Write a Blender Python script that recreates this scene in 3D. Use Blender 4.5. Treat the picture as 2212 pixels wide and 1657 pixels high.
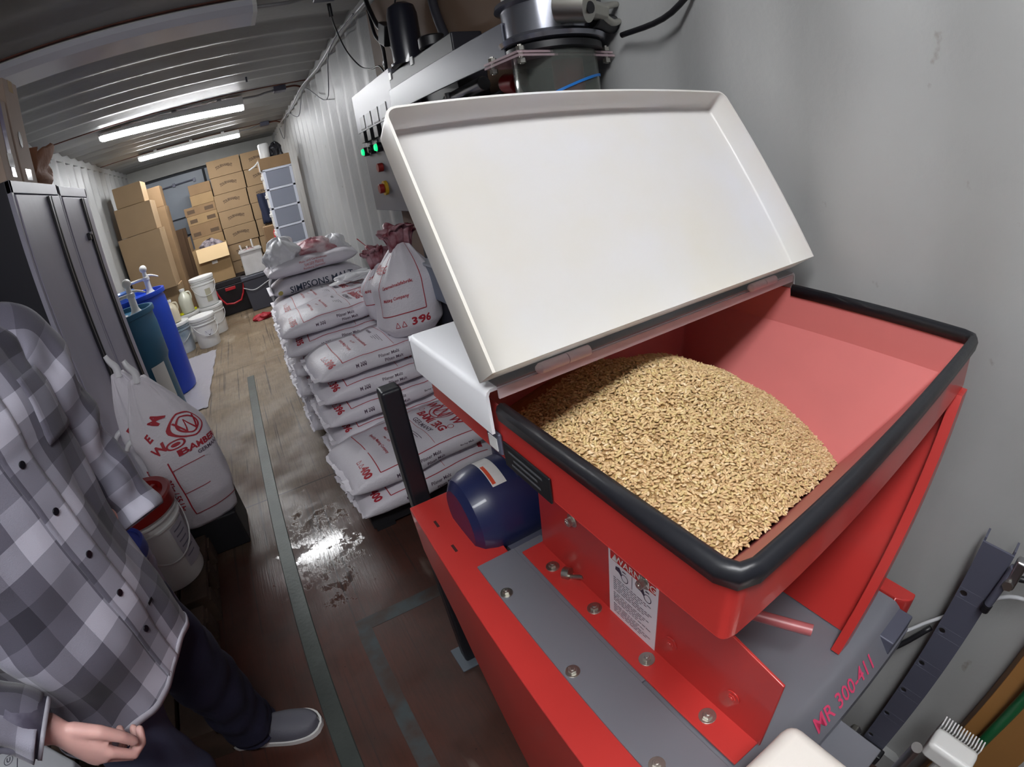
import bpy, bmesh, math, random
from mathutils import Vector, Matrix, noise
import numpy as np
for o in list(bpy.data.objects): bpy.data.objects.remove(o, do_unlink=True)
SC = bpy.context.scene
COL = SC.collection
PI = math.pi
# ------------------------------------------------------------------ camera (wide action-camera lens), light, exposure
cam_d = bpy.data.cameras.new('camera')
cam = bpy.data.objects.new('camera', cam_d); COL.objects.link(cam)
R = [[0.85227, 0.33033, -0.4056], [-0.50494, 0.31696, -0.80286], [-0.13665, 0.88906, 0.43693]]
cam.matrix_world = Matrix.Translation((0.3075, 0.0, 1.431)) @ Matrix(R).to_4x4()
cam_d.type = 'PANO'
cam_d.panorama_type = 'FISHEYE_LENS_POLYNOMIAL'
cam_d.sensor_fit = 'HORIZONTAL'; cam_d.sensor_width = 36.0; cam_d.sensor_height = 36.0 * 1657 / 2212
cam_d.fisheye_fov = math.radians(200)
cam_d.fisheye_polynomial_k0 = 0.0
cam_d.fisheye_polynomial_k1 = -0.05648572497209026
cam_d.fisheye_polynomial_k2 = -6.8639108856651776e-06
cam_d.fisheye_polynomial_k3 = 1.2871668241238775e-05
cam_d.fisheye_polynomial_k4 = -1.7100718560906058e-07
cam_d.clip_start = 0.01
SC.camera = cam
SC.view_settings.view_transform = 'Standard'; SC.view_settings.look = 'None'
SC.view_settings.gamma = 1.0; SC.view_settings.use_curve_mapping = False
SC.view_settings.exposure = 0.0
SC.cycles.use_denoising = True
SC.cycles.max_bounces = 8
wd = bpy.data.worlds.new('world'); SC.world = wd; wd.use_nodes = True
wd.node_tree.nodes['Background'].inputs[0].default_value = (0.74, 0.74, 1.0, 1)
wd.node_tree.nodes['Background'].inputs[1].default_value = 0.10      # dim daylight through the open container door behind the camera
TUBE = 66.0          # radiance of the lit ceiling fixtures
TUBE_NEAR = 34.0      # the older fixture above the mill
# ------------------------------------------------------------------ materials
MATS = {}
def lin(c):
    return tuple(((v / 255) / 12.92 if v / 255 <= .04045 else ((v / 255 + .055) / 1.055) ** 2.4) for v in c)
def mat(name, rgb, rough=.5, metal=0., bump=0., bscale=60., var=0., vscale=6., spec=.5, emit=0., emc=None, coat=0., trans=0., alpha=1., stretch=None, var2=None):
    if name in MATS: return MATS[name]
    m = bpy.data.materials.new(name); m.use_nodes = True; MATS[name] = m
    nt = m.node_tree; b = nt.nodes['Principled BSDF']
    c = lin(rgb)
    b.inputs['Base Color'].default_value = (*c, 1); b.inputs['Roughness'].default_value = rough
    b.inputs['Metallic'].default_value = metal; b.inputs['Specular IOR Level'].default_value = spec
    b.inputs['Coat Weight'].default_value = coat; b.inputs['Transmission Weight'].default_value = trans
    b.inputs['Alpha'].default_value = alpha
    if emit:
        b.inputs['Emission Color'].default_value = (*lin(emc or rgb), 1); b.inputs['Emission Strength'].default_value = emit
    if var or bump:
        tc = nt.nodes.new('ShaderNodeTexCoord'); mp = nt.nodes.new('ShaderNodeMapping')
        nt.links.new(tc.outputs['Object'], mp.inputs[0])
        if stretch: mp.inputs['Scale'].default_value = stretch
    if var:
        n = nt.nodes.new('ShaderNodeTexNoise'); n.inputs['Scale'].default_value = vscale; n.inputs['Detail'].default_value = 6
        nt.links.new(mp.outputs[0], n.inputs[0])
        r = nt.nodes.new('ShaderNodeValToRGB'); nt.links.new(n.outputs[0], r.inputs[0])
        a = lin(var2) if var2 else tuple(v * (1 - var) for v in c)
        r.color_ramp.elements[0].position = .35; r.color_ramp.elements[1].position = .65
        r.color_ramp.elements[0].color = (*a, 1); r.color_ramp.elements[1].color = (*c, 1)
        nt.links.new(r.outputs[0], b.inputs['Base Color'])
    if bump:
        n2 = nt.nodes.new('ShaderNodeTexNoise'); n2.inputs['Scale'].default_value = bscale; n2.inputs['Detail'].default_value = 4
        nt.links.new(mp.outputs[0], n2.inputs[0])
        bp = nt.nodes.new('ShaderNodeBump'); bp.inputs['Strength'].default_value = bump; bp.inputs['Distance'].default_value = .01
        nt.links.new(n2.outputs[0], bp.inputs['Height']); nt.links.new(bp.outputs[0], b.inputs['Normal'])
    return m
# ------------------------------------------------------------------ mesh builder
class MB:
    def __init__(s): s.v = []; s.f = []; s.m = []; s.uv = {}
    def add(s, vs, fs, mi=0):
        o = len(s.v); s.v += [tuple(p) for p in vs]
        for f in fs: s.f.append([i + o for i in f]); s.m.append(mi)
        return s
    def box(s, x0, x1, y0, y1, z0, z1, mi=0, M=None):
        vs = [Vector((x, y, z)) for z in (z0, z1) for y in (y0, y1) for x in (x0, x1)]
        if M is not None: vs = [M @ p for p in vs]
        return s.add(vs, [(0, 2, 3, 1), (4, 5, 7, 6), (0, 1, 5, 4), (2, 6, 7, 3), (0, 4, 6, 2), (1, 3, 7, 5)], mi)
    def hexa(s, p, mi=0):   # 8 points: bottom ring 4, top ring 4
        return s.add(p, [(3, 2, 1, 0), (4, 5, 6, 7), (0, 1, 5, 4), (1, 2, 6, 5), (2, 3, 7, 6), (3, 0, 4, 7)], mi)
    def ring(s, rings, mi=0, caps=True, close=False):
        n = len(rings[0]); o = len(s.v)
        for r in rings: s.v += [tuple(p) for p in r]
        k = len(rings)
        for i in range(k if close else k - 1):
            a = o + i * n; b = o + ((i + 1) % k) * n
            for j in range(n):
                s.f.append([a + j, a + (j + 1) % n, b + (j + 1) % n, b + j]); s.m.append(mi)
        if caps and not close:
            s.f.append([o + j for j in range(n)][::-1]); s.m.append(mi)
            s.f.append([o + (k - 1) * n + j for j in range(n)]); s.m.append(mi)
        return s
    def cyl(s, p0, p1, r0, r1=None, n=24, mi=0, caps=True):
        r1 = r0 if r1 is None else r1
        p0 = Vector(p0); p1 = Vector(p1); d = (p1 - p0).normalized(); u = d.orthogonal().normalized(); w = d.cross(u)
        return s.ring([[p + (u * math.cos(a) + w * math.sin(a)) * r for a in [2 * PI * i / n for i in range(n)]] for p, r in ((p0, r0), (p1, r1))], mi, caps)
    def lathe(s, prof, c=(0, 0, 0), n=32, mi=0, M=None, caps=True):
        c = Vector(c); rs = []
        for r, z in prof:
            q = [Vector((r * math.cos(2 * PI * i / n), r * math.sin(2 * PI * i / n), z)) for i in range(n)]
            if M is not None: q = [M @ p for p in q]
            rs.append([p + c for p in q])
        return s.ring(rs, mi, caps)
    def tube(s, pts, r, n=10, mi=0, caps=True, sub=6):
        P = [Vector(p) for p in pts]
        if sub > 1 and len(P) > 2:
            Q = []
            for i in range(len(P) - 1):
                p0 = P[max(i - 1, 0)]; p1 = P[i]; p2 = P[i + 1]; p3 = P[min(i + 2, len(P) - 1)]
                for k in range(sub):
                    t = k / sub; Q.append(.5 * ((2 * p1) + (p2 - p0) * t + (2 * p0 - 5 * p1 + 4 * p2 - p3) * t * t + (3 * p1 - p0 - 3 * p2 + p3) * t ** 3))
            P = Q + [P[-1]]
        u = (P[1] - P[0]).orthogonal().normalized(); rs = []
        for i, p in enumerate(P):
            d = (P[min(i + 1, len(P) - 1)] - P[max(i - 1, 0)]).normalized()
            u = (u - d * u.dot(d)).normalized(); w = d.cross(u)
            rr = r(i / (len(P) - 1)) if callable(r) else r
            rs.append([p + (u * math.cos(a) + w * math.sin(a)) * rr for a in [2 * PI * k / n for k in range(n)]])
        return s.ring(rs, mi, caps)
    def prism(s, poly, ax, a, b, mi=0):   # poly of 2D points in the plane perpendicular to ax
        def P(q, t): return {'x': (t, q[0], q[1]), 'y': (q[0], t, q[1]), 'z': (q[0], q[1], t)}[ax]
        return s.ring([[P(q, a) for q in poly], [P(q, b) for q in poly]], mi)
    def sheet(s, poly, M, th=.001, mi=0): # flat polygon in local xy placed by matrix, with thickness
        return s.ring([[M @ Vector((x, y, 0)) for x, y in poly], [M @ Vector((x, y, th)) for x, y in poly]], mi)
    def grid(s, fn, nu, nv, mi=0, closeu=False):
        o = len(s.v)
        for j in range(nv + 1):
            for i in range(nu + (0 if closeu else 1)): s.v.append(tuple(fn(i / nu, j / nv)))
        w = nu + (0 if closeu else 1)
        for j in range(nv):
            for i in range(nu):
                a = o + j * w + i; b = o + j * w + (i + 1) % w
                s.f.append([a, b, b + w, a + w]); s.m.append(mi)
        return s
    def build(s, name, mats, parent=None, bevel=0., smooth=False, loc=None, seg=2, solid=0., sub=0, angle=35):
        me = bpy.data.meshes.new(name); me.from_pydata(s.v, [], s.f); me.update()
        bm = bmesh.new(); bm.from_mesh(me); bmesh.ops.recalc_face_normals(bm, faces=bm.faces)
        bm.to_mesh(me); bm.free()
        mats = mats if isinstance(mats, (list, tuple)) else [mats]
        for m in mats: me.materials.append(m)
        me.polygons.foreach_set('material_index', s.m)
        o = bpy.data.objects.new(name, me); COL.objects.link(o)
        if smooth or bevel:
            me.polygons.foreach_set('use_smooth', [True] * len(me.polygons))
        if smooth and not bevel:
            try: me.set_sharp_from_angle(angle=math.radians(angle if smooth != 'all' else 180))
            except Exception: pass
        if solid:
            md = o.modifiers.new('solid', 'SOLIDIFY'); md.thickness = solid; md.offset = 0
        if bevel:
            md = o.modifiers.new('bevel', 'BEVEL'); md.width = bevel; md.segments = seg; md.limit_method = 'ANGLE'; md.angle_limit = math.radians(40); md.harden_normals = True
        if sub:
            md = o.modifiers.new('sub', 'SUBSURF'); md.levels = sub; md.render_levels = sub
        if parent is not None: o.parent = parent
        if loc is not None: o.location = loc
        return o
def empty(name, loc=(0, 0, 0)):
    o = bpy.data.objects.new(name, None); COL.objects.link(o); o.location = loc; o.empty_display_size = .05
    return o
def tag(o, label=None, cat=None, group=None, kind=None):
    if label: o['label'] = label
    if cat: o['category'] = cat
    if group: o['group'] = group
    if kind: o['kind'] = kind
    return o
def struct(o): o['kind'] = 'structure'; return o
def thing(name, label, cat, group=None, loc=(0, 0, 0)): return tag(empty(name, loc), label, cat, group)
def copy_tree(o, parent=None):
    c = o.copy(); COL.objects.link(c)
    if parent is not None: c.parent = parent
    for ch in [q for q in bpy.data.objects if q.parent == o]: copy_tree(ch, c)
    return c
FONTMESH = {}
def text_geo(txt, size, align='CENTER', bold=0., sx=1.0):
    """flat triangulated lettering in local xy"""
    key = (txt, size, align, bold, sx)
    if key in FONTMESH: return FONTMESH[key]
    cu = bpy.data.curves.new('t', 'FONT'); cu.body = txt; cu.size = size; cu.align_x = align; cu.align_y = 'CENTER'; cu.offset = bold; cu.resolution_u = 2
    ob = bpy.data.objects.new('t', cu); COL.objects.link(ob)
    dg = bpy.context.evaluated_depsgraph_get(); me = bpy.data.meshes.new_from_object(ob.evaluated_get(dg))
    bm = bmesh.new(); bm.from_mesh(me); bmesh.ops.triangulate(bm, faces=bm.faces)
    for _ in range(3):
        es = [e for e in bm.edges if e.calc_length() > .03]
        if not es: break
        bmesh.ops.subdivide_edges(bm, edges=es, cuts=1); bmesh.ops.triangulate(bm, faces=[f for f in bm.faces if len(f.verts) > 3])
    r = ([(v.co.x * sx, v.co.y) for v in bm.verts], [[v.index for v in f.verts] for f in bm.faces])
    bm.free(); bpy.data.objects.remove(ob); bpy.data.meshes.remove(me); bpy.data.curves.remove(cu)
    FONTMESH[key] = r
    return r
def put_text(mb, txt, size, fn, mi=0, align='CENTER', bold=0., sx=1.):
    vs, fs = text_geo(txt, size, align, bold, sx)
    return mb.add([fn(x, y) for x, y in vs], fs, mi)
def planefn(o, ux, uy, off=.0006):
    o = Vector(o); ux = Vector(ux).normalized(); uy = Vector(uy).normalized(); n = ux.cross(uy)
    return lambda x, y: o + ux * x + uy * y + n * off
def rectg(mb, x0, x1, y0, y1, fn, mi=0, n=8, m=1):
    return mb.grid(lambda a, b: fn(x0 + (x1 - x0) * a, y0 + (y1 - y0) * b), n, m, mi)
def ringg(mb, cx, cy, r0, r1, fn, mi=0, n=32, a0=0, a1=2 * PI):
    return mb.grid(lambda a, b: fn(cx + (r0 + (r1 - r0) * b) * math.cos(a0 + (a1 - a0) * a), cy + (r0 + (r1 - r0) * b) * math.sin(a0 + (a1 - a0) * a)), n, 1, mi)
def lineg(mb, p, q, w, fn, mi=0, n=6):
    p = Vector(p); q = Vector(q); d = q - p; t = Vector((-d.y, d.x)).normalized() * w / 2
    def g(a, b):
        c = p + d * a + t * (2 * b - 1); return fn(c.x, c.y)
    return mb.grid(g, n, 1, mi)

# ------------------------------------------------------------------ colours
M_wall = None
M_wallpaint = mat('container_paint', (168, 169, 168), .45, bump=.12, bscale=40, var=.13, vscale=2.2, spec=.4)
def add_stains(m, col, sc, lo, hi, seed=0.):
    nt = m.node_tree; b = nt.nodes['Principled BSDF']; src = b.inputs['Base Color'].links[0].from_socket
    tc = nt.nodes.new('ShaderNodeTexCoord'); mp = nt.nodes.new('ShaderNodeMapping'); mp.inputs['Scale'].default_value = sc; mp.inputs['Location'].default_value = (seed, seed * 2, seed)
    n = nt.nodes.new('ShaderNodeTexNoise'); n.inputs['Scale'].default_value = 1.; n.inputs['Detail'].default_value = 5
    nt.links.new(tc.outputs['Object'], mp.inputs[0]); nt.links.new(mp.outputs[0], n.inputs[0])
    r = nt.nodes.new('ShaderNodeMapRange'); r.inputs[1].default_value = lo; r.inputs[2].default_value = hi; nt.links.new(n.outputs[0], r.inputs[0])
    x = nt.nodes.new('ShaderNodeMix'); x.data_type = 'RGBA'; nt.links.new(r.outputs[0], x.inputs[0]); nt.links.new(src, x.inputs[6]); x.inputs[7].default_value = (*lin(col), 1)
    nt.links.new(x.outputs[2], b.inputs['Base Color'])
add_stains(M_wallpaint, (128, 124, 114), (18, 18, 14), .70, .78)
M_ceil = mat('ceiling_paint', (150, 150, 146), .46, bump=.1, bscale=30, var=.15, vscale=3, spec=.5)
M_rust = mat('rusty_weld', (112, 66, 52), .8, var=.4, vscale=20)
M_white = mat('white_powder_coat', (238, 239, 243), .35, var=.03, vscale=3)
M_red = mat('red_enamel', (192, 54, 50), .32, coat=.3, var=.10, vscale=5)
M_black = mat('black_plastic', (22, 22, 26), .4)
M_rubber = mat('black_rubber', (30, 31, 36), .38, bump=.05)
M_steel = mat('bare_steel', (170, 170, 172), .32, metal=1., bump=.03)
M_zinc = mat('zinc_bolt', (190, 188, 180), .35, metal=1.)
M_grey = mat('grey_painted_steel', (128, 129, 138), .35, var=.06, vscale=4, metal=.3)
M_slate = mat('slate_painted_steel', (92, 94, 110), .4, metal=.2, var=.08)
M_card = mat('cardboard', (160, 132, 94), .8, var=.10, vscale=5, bump=.05)
M_card2 = mat('cardboard_dark', (142, 114, 82), .8, var=.12, vscale=5)
M_cardprint = mat('cardboard_print', (92, 74, 56), .8)
M_plastic = mat('white_plastic', (226, 226, 224), .35, spec=.4)
M_tube = mat('lit_fixture_lens', (255, 255, 255), .3, emit=TUBE, emc=(252, 253, 255))
M_tube2 = mat('lit_fixture_lens_near', (255, 255, 255), .3, emit=TUBE_NEAR, emc=(252, 253, 255))
# ================================================================== STRUCTURE
Y0, Y1, HZ = -1.7, 8.74, 2.39
def corrug(t, per=.278, a=.072, s=.068):
    """0 = inner crest, 1 = outer recess"""
    u = (t / per) % 1 * per
    if u < a: return 0.
    if u < a + s: return (u - a) / s
    if u < 2 * a + s: return 1.
    return max(0., 1 - (u - 2 * a - s) / s)
def corr_pts(a, b, per=.278, A=.072, S=.068, ph=0.):
    pts = []; k = math.floor((a - ph) / per)
    while k * per + ph < b:
        for q, v in ((0, 0), (A, 0), (A + S, 1), (2 * A + S, 1)):
            t = k * per + ph + q
            if a < t < b: pts.append((t, v))
        k += 1
    pts = [(a, corrug(a - ph, per, A, S))] + pts + [(b, corrug(b - ph, per, A, S))]
    return pts
def side_wall(name, sgn):
    mb = MB(); pts = corr_pts(Y0, Y1, ph=.05)
    xs = [sgn * (1.162 + .028 * v) for _, v in pts]
    rings = []
    zs = [0.06, 2.34]
    for (y, v), x in zip(pts, xs):
        rings.append([(x, y, zs[0]), (x, y, zs[1]), (x + sgn * .004, y, zs[1]), (x + sgn * .004, y, zs[0])])
    mb.ring(rings)
    for z0, z1 in ((0., .07), (2.33, 2.42)): mb.box(*sorted((sgn * 1.165, sgn * 1.23)), Y0, Y1, z0, z1)
    return struct(mb.build(name, M_wallpaint, smooth=True, angle=25))
side_wall('wall_right', 1); side_wall('wall_left', -1)
# ceiling: pressed roof sheets with ridges running across, flat joints near the fixtures
seams = [-1.8, .32, 2.52, 4.72, 6.92, 9.1]
mb = MB(); prof = [(Y0, HZ)]
for a, b in zip(seams[:-1], seams[1:]):
    n = 6; y = a + .40; st = (b - a - .50) / n
    for k in range(n):
        for q, z in ((0, HZ), (.3, HZ + .028), (.55, HZ + .028), (.85, HZ)):
            yy = y + (k + q) * st
            if Y0 < yy < Y1: prof.append((yy, z))
prof.append((Y1, HZ))
mb.ring([[(-1.22, y, z), (1.22, y, z), (1.22, y, z + .004), (-1.22, y, z + .004)] for y, z in prof])
struct(mb.build('ceiling', M_ceil, smooth=True, angle=20))
for i, y in enumerate(seams[:-1]):
    if y < Y0: continue
    m = MB(); m.box(-1.16, 1.16, y - .010, y + .010, HZ - .006, HZ + .001)
    struct(m.build('trim_%d' % (i + 2), M_rust))
# floor: plywood sheets, wet and worn
def floor_mat():
    m = bpy.data.materials.new('plywood_floor'); m.use_nodes = True; nt = m.node_tree; b = nt.nodes['Principled BSDF']
    N = nt.nodes.new; L = nt.links.new
    tc = N('ShaderNodeTexCoord'); sep = N('ShaderNodeSeparateXYZ'); L(tc.outputs['Object'], sep.inputs[0])
    def noise_(scale, det=5, rough=.6, st=(1, 1, 1)):
        mp = N('ShaderNodeMapping'); mp.inputs['Scale'].default_value = st; L(tc.outputs['Object'], mp.inputs[0])
        n = N('ShaderNodeTexNoise'); n.inputs['Scale'].default_value = scale; n.inputs['Detail'].default_value = det; n.inputs['Roughness'].default_value = rough; L(mp.outputs[0], n.inputs[0]); return n.outputs[0]
    def mr(src, a, b_, c=0., d=1.):
        r = N('ShaderNodeMapRange'); r.inputs[1].default_value = a; r.inputs[2].default_value = b_; r.inputs[3].default_value = c; r.inputs[4].default_value = d; L(src, r.inputs[0]); return r.outputs[0]
    def mix(f, a, b_):
        x = N('ShaderNodeMix'); x.data_type = 'RGBA'
        if isinstance(f, float): x.inputs[0].default_value = f
        else: L(f, x.inputs[0])
        for s, v in ((6, a), (7, b_)):
            if isinstance(v, tuple): x.inputs[s].default_value = (*v, 1)
            else: L(v, x.inputs[s])
        return x.outputs[2]
    def math_(op, a, b_):
        x = N('ShaderNodeMath'); x.operation = op
        for s, v in ((0, a), (1, b_)):
            if isinstance(v, (int, float)): x.inputs[s].default_value = v
            else: L(v, x.inputs[s])
        return x.outputs[0]
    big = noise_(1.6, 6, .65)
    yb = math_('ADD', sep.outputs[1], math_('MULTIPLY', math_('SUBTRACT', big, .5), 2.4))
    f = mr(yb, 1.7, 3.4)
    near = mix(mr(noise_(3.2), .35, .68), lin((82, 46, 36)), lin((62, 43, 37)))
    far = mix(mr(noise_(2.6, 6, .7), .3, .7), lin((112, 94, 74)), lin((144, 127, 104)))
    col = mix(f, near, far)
    grain = noise_(9, 5, .6, (14, .6, 1))
    col = mix(mr(grain, .45, .78, 0., .55), col, lin((52, 40, 34)))
    col = mix(mr(noise_(2.2, 3, .5, (22, .35, 1)), .60, .66, 0., .7), col, lin((48, 38, 36)))    # dark dragged streaks
    col = mix(mr(noise_(55, 2), .73, .76, 0., .8), col, lin((30, 24, 22)))
    col = mix(mr(noise_(1.1, 4, .6, (3, 1, 1)), .62, .75, 0., .45), col, lin((200, 190, 175)))   # pale worn patches
    # sheet joints
    sy = math_('ABSOLUTE', math_('SUBTRACT', math_('FRACT', math_('DIVIDE', math_('ADD', sep.outputs[1], 0.03), 2.44), 0), .5), 0)
    col = mix(mr(sy, .4975, .4985, 0., .75), col, lin((36, 28, 26)))
    L(col, b.inputs['Base Color'])
    wet = mr(noise_(2.4, 5, .6), .38, .60, .34, .66)
    dx = math_('MULTIPLY', math_('SUBTRACT', sep.outputs[0], .19), 5.0); dy = math_('MULTIPLY', math_('SUBTRACT', sep.outputs[1], 1.86), 2.6)
    dd = math_('SQRT', math_('ADD', math_('MULTIPLY', dx, dx), math_('MULTIPLY', dy, dy)), 0)
    spill = mr(math_('SUBTRACT', noise_(13, 5, .7), math_('MULTIPLY', dd, .22)), .34, .40)
    rr2 = N('ShaderNodeMix'); L(spill, rr2.inputs[0]); L(wet, rr2.inputs[2]); rr2.inputs[3].default_value = .10; L(rr2.outputs[0], b.inputs['Roughness'])
    bp = N('ShaderNodeBump'); bp.inputs['Strength'].default_value = .35; bp.inputs['Distance'].default_value = .004; L(grain, bp.inputs['Height']); L(bp.outputs[0], b.inputs['Normal'])
    return m
mb = MB(); mb.box(-1.22, 1.22, Y0, Y1 + .1, -.03, 0)
struct(mb.build('floor', floor_mat()))
M_strip = mat('strip_steel', (76, 82, 79), .45, metal=.3, var=.3, vscale=5, bump=.1)
mb = MB(); mb.prism([(-.004, -.001), (.064, -.001), (.060, .003), (0, .003)], 'y', Y0, 4.5); struct(mb.build('trim_1', M_strip))
M_fpaint = mat('floor_line_paint', (62, 70, 72), .6, var=.45, vscale=14, var2=(62, 46, 40))
mb = MB(); mb.box(.21, .78, 1.30, 1.36, -.001, .0008); mb.box(.205, .26, .2, 1.3, -.001, .0008); struct(mb.build('trim_20', M_fpaint))
# end wall: the container doors, closed, with lock gear
M_door = mat('door_paint', (150, 158, 168), .45, var=.08, vscale=3)
M_gasket = mat('door_gasket', (34, 38, 44), .7)
mb = MB(); mb.box(-1.24, 1.24, Y1, Y1 + .08, 0, 2.46); struct(mb.build('wall_back', M_door))
mb = MB(); mb.box(-1.2, 1.2, Y1 - .09, Y1, 2.20, 2.42); struct(mb.build('trim_9', M_ceil, bevel=.005))
mb = MB()
mb.box(-1.16, 1.16, Y1 - .012, Y1, 2.165, 2.20); mb.box(-.02, .02, Y1 - .014, Y1, .1, 2.18)
for z in (1.22, 1.50, .62): mb.box(-1.12, -.05, Y1 - .010, Y1, z - .012, z + .012)
struct(mb.build('door_1', M_gasket))
mb = MB()
for x in (-.62, ): 
    mb.cyl((-.80, Y1 - .03, 2.02), (-.17, Y1 - .03, 2.04), .012, n=10)
    for xx in (-.80, -.5, -.17): mb.box(xx - .02, xx + .02, Y1 - .045, Y1, 2.0, 2.06)
struct(mb.build('door_2', M_slate))
# ================================================================== CEILING FIXTURES
def fixture(y, lens, lit, label, z0=HZ, dz=0., x0=-.665, x1=.60, w=.125, dep=.075, drop=0.):
    t = thing('ceiling_light', label, 'ceiling light', 'wraparound ceiling lights', (0, y, z0 - drop))
    if drop:
        for hx in (-.45, .0, .40):
            h_ = MB(); h_.box(hx - .02, hx + .02, -.01, .01, -.001 - dz, drop - .0005); h_.build('hanger', M_plastic, t)
    L_ = x1 - x0
    def zz(x): return -(x - x0) / L_ * dz
    b = MB()
    wh = w * .8 if w > .1 else w * 1.35
    for x in (x0,): b.hexa([(x0, -wh, -.02 + zz(x0)), (x1, -wh, -.02 + zz(x1)), (x1, wh, -.02 + zz(x1)), (x0, wh, -.02 + zz(x0)), (x0, -wh, -.0005), (x1, -wh, -.0005), (x1, wh, -.0005), (x0, wh, -.0005)])
    b.build('housing', M_plastic, t)
    l = MB(); prof = [(-w, -.02), (-w, -.02 - (dep - .02) * .5), (-w * .8, -dep), (w * .8, -dep), (w, -.02 - (dep - .02) * .5), (w, -.02)]
    l.ring([[(x, q, r + zz(x)) for q, r in prof] for x in (x0 + .02, x1 - .02)])
    l.build('lens', lens, t, smooth=True)
    for x in (x0, x1 - .02):
        e = MB(); e.ring([[(xx, q * 1.02, r * 1.02 + zz(x)) for q, r in prof] for xx in (x, x + .02)]); e.build('end_cap', mat('fixture_end', (236, 238, 240), .4, emit=1.2 if lit else 0) if lit else M_plastic, t)
    return t
M_unlit = mat('unlit_fixture_lens', (205, 205, 215), .25, spec=.6)
fixture(-.25, M_tube2, True, 'lit wraparound ceiling light directly above the red grain mill')
fixture(2.64, M_unlit, False, 'unlit wraparound ceiling light, the nearest one in view')
fixture(4.86, M_tube, True, 'larger looking of the two glowing ceiling lights, above the malt sack stacks', dz=.055, w=.058, dep=.052, drop=.025)
fixture(6.86, M_tube, True, 'smaller looking glowing ceiling light near the carton wall', dz=.03, w=.06, dep=.055, drop=.03)
M_conduit = mat('conduit', (150, 150, 150), .5, metal=.4)
# junction boxes and flexible cable to each fixture
for y, lab in ((2.56, 'grey junction box beside the unlit ceiling light'), (4.80, 'grey junction box right of the larger glowing ceiling light'), (6.86, 'grey junction box right of the farther glowing ceiling light')):
    t = thing('junction_box', lab, 'junction box', loc=(.93, y, HZ))
    b = MB(); b.box(-.055, .055, -.05, .05, -.05, -.0005); b.build('box', M_slate, t, bevel=.006)
    b = MB(); b.tube([(-.055, 0, -.03), (-.13, .01, -.035), (-.2, -.01, -.05), (-.33, 0, -.045)], .010, 8); b.build('flexible_conduit', M_conduit, t, smooth=True)
    b = MB(); b.tube([(.055, 0, -.02), (.14, 0, -.02), (.2, 0, -.045)], .009, 8); b.build('conduit_tail', M_rust, t, smooth=True)
# conduit and loose cables along the right upper corner
mb = MB(); pts = [(1.13, 1.55, 2.30), (1.135, 2.0, 2.31), (1.12, 2.5, 2.30), (1.13, 3.2, 2.335), (1.135, 4.0, 2.32), (1.12, 4.8, 2.34), (1.135, 5.8, 2.32), (1.13, 6.9, 2.34)]
mb.tube(pts, .007, 8); tag(mb.build('white_cable', mat('pale_cable', (190, 192, 196), .5), smooth=True), 'pale cable clipped along the top edge of the corrugated wall', 'cable')
mb = MB(); pts = [(1.11, 2.75, 2.31), (1.10, 3.4, 2.28), (1.14, 3.9, 2.05), (1.11, 4.6, 2.29), (1.13, 5.3, 2.16), (1.11, 6.0, 2.3), (1.13, 6.8, 2.12), (1.13, 7.1, 2.3)]
mb.tube(pts, .004, 6); tag(mb.build('cable', mat('grey_cable', (96, 98, 104), .5), smooth=True), 'thin grey cable drooping in loops from the top of the corrugated wall', 'cable')
mb = MB(); mb.cyl((.62, 4.2, HZ - .04), (.62, 4.2, HZ), .008, n=8); tag(mb.build('ceiling_hook', M_slate), 'short dark bolt hanging from the ceiling between the lit and unlit lights', 'hook')
# ================================================================== GRAIN MILL
mill = thing('grain_mill', 'large red grain mill with an open hopper full of malt', 'grain mill')
hl, hr, hn, hf, hz, hs = .514, 1.103, .123, .69, 1.164, 1.092
def rr(x0, x1, y0, y1, z, r=.012, n=4):
    pts = []
    for cx, cy, a in ((x1 - r, y0 + r, -90), (x1 - r, y1 - r, 0), (x0 + r, y1 - r, 90), (x0 + r, y0 + r, 180)):
        for k in range(n + 1):
            t = math.radians(a + 90 * k / n); pts.append((cx + r * math.cos(t), cy + r * math.sin(t), z))
    return pts
sx = lambda z: hr - .012 - (hs - z) * .51          # sloping right wall
def inner(x0, x1, y0, y1, z): return rr(x0, x1, y0, y1, z, .006)
M_hopper = mat('hopper_enamel_inside', (214, 122, 120), .5, var=.08, vscale=6)
m = MB()
outer = [rr(.66, sx(.72) - .02, .36, hf - .12, .72, .004), rr(.655, sx(.87) + .004, .30, hf - .06, .87, .004), rr(hl, hr + .001, hn + .002, hf, hs - .002, .008), rr(hl, hr, hn, hf, hs, .012), rr(hl, hr, hn, hf, hz, .014)]
m.ring(outer, 0, caps=False)
m.build('hopper_shell', [M_red], mill, smooth=True, angle=25)
m = MB()
t_ = .003
inn = [rr(hl + t_, hr - t_, hn + t_, hf - t_, hz, .014), inner(hl + t_, hr - t_, .164, hf - t_, hs + .004), inner(.66, sx(.87) - .003, .303, hf - .064, .87), inner(.665, sx(.76) - .03, .36, hf - .124, .76)]
m.ring(inn, 0, caps=False); m.f.append([len(m.v) - 20 + j for j in range(20)]); m.m.append(0)
m.box(hl + .003, hr - .003, hn + .003, hn + .013, hz - .014, hz - .012)
m.build('hopper_lining', [M_hopper], mill, smooth=True, angle=20)
m = MB(); m.hexa([(sx(.705) - .003 + .014, .124, .705), (sx(.705) + .014, .124, .705), (sx(.705) + .014, .62, .705), (sx(.705) - .003 + .014, .62, .705), (1.0935, .124, 1.075), (1.0975, .124, 1.075), (1.0975, .62, 1.075), (1.0935, .62, 1.075)])
m.build('support_plate', M_red, mill)
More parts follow.
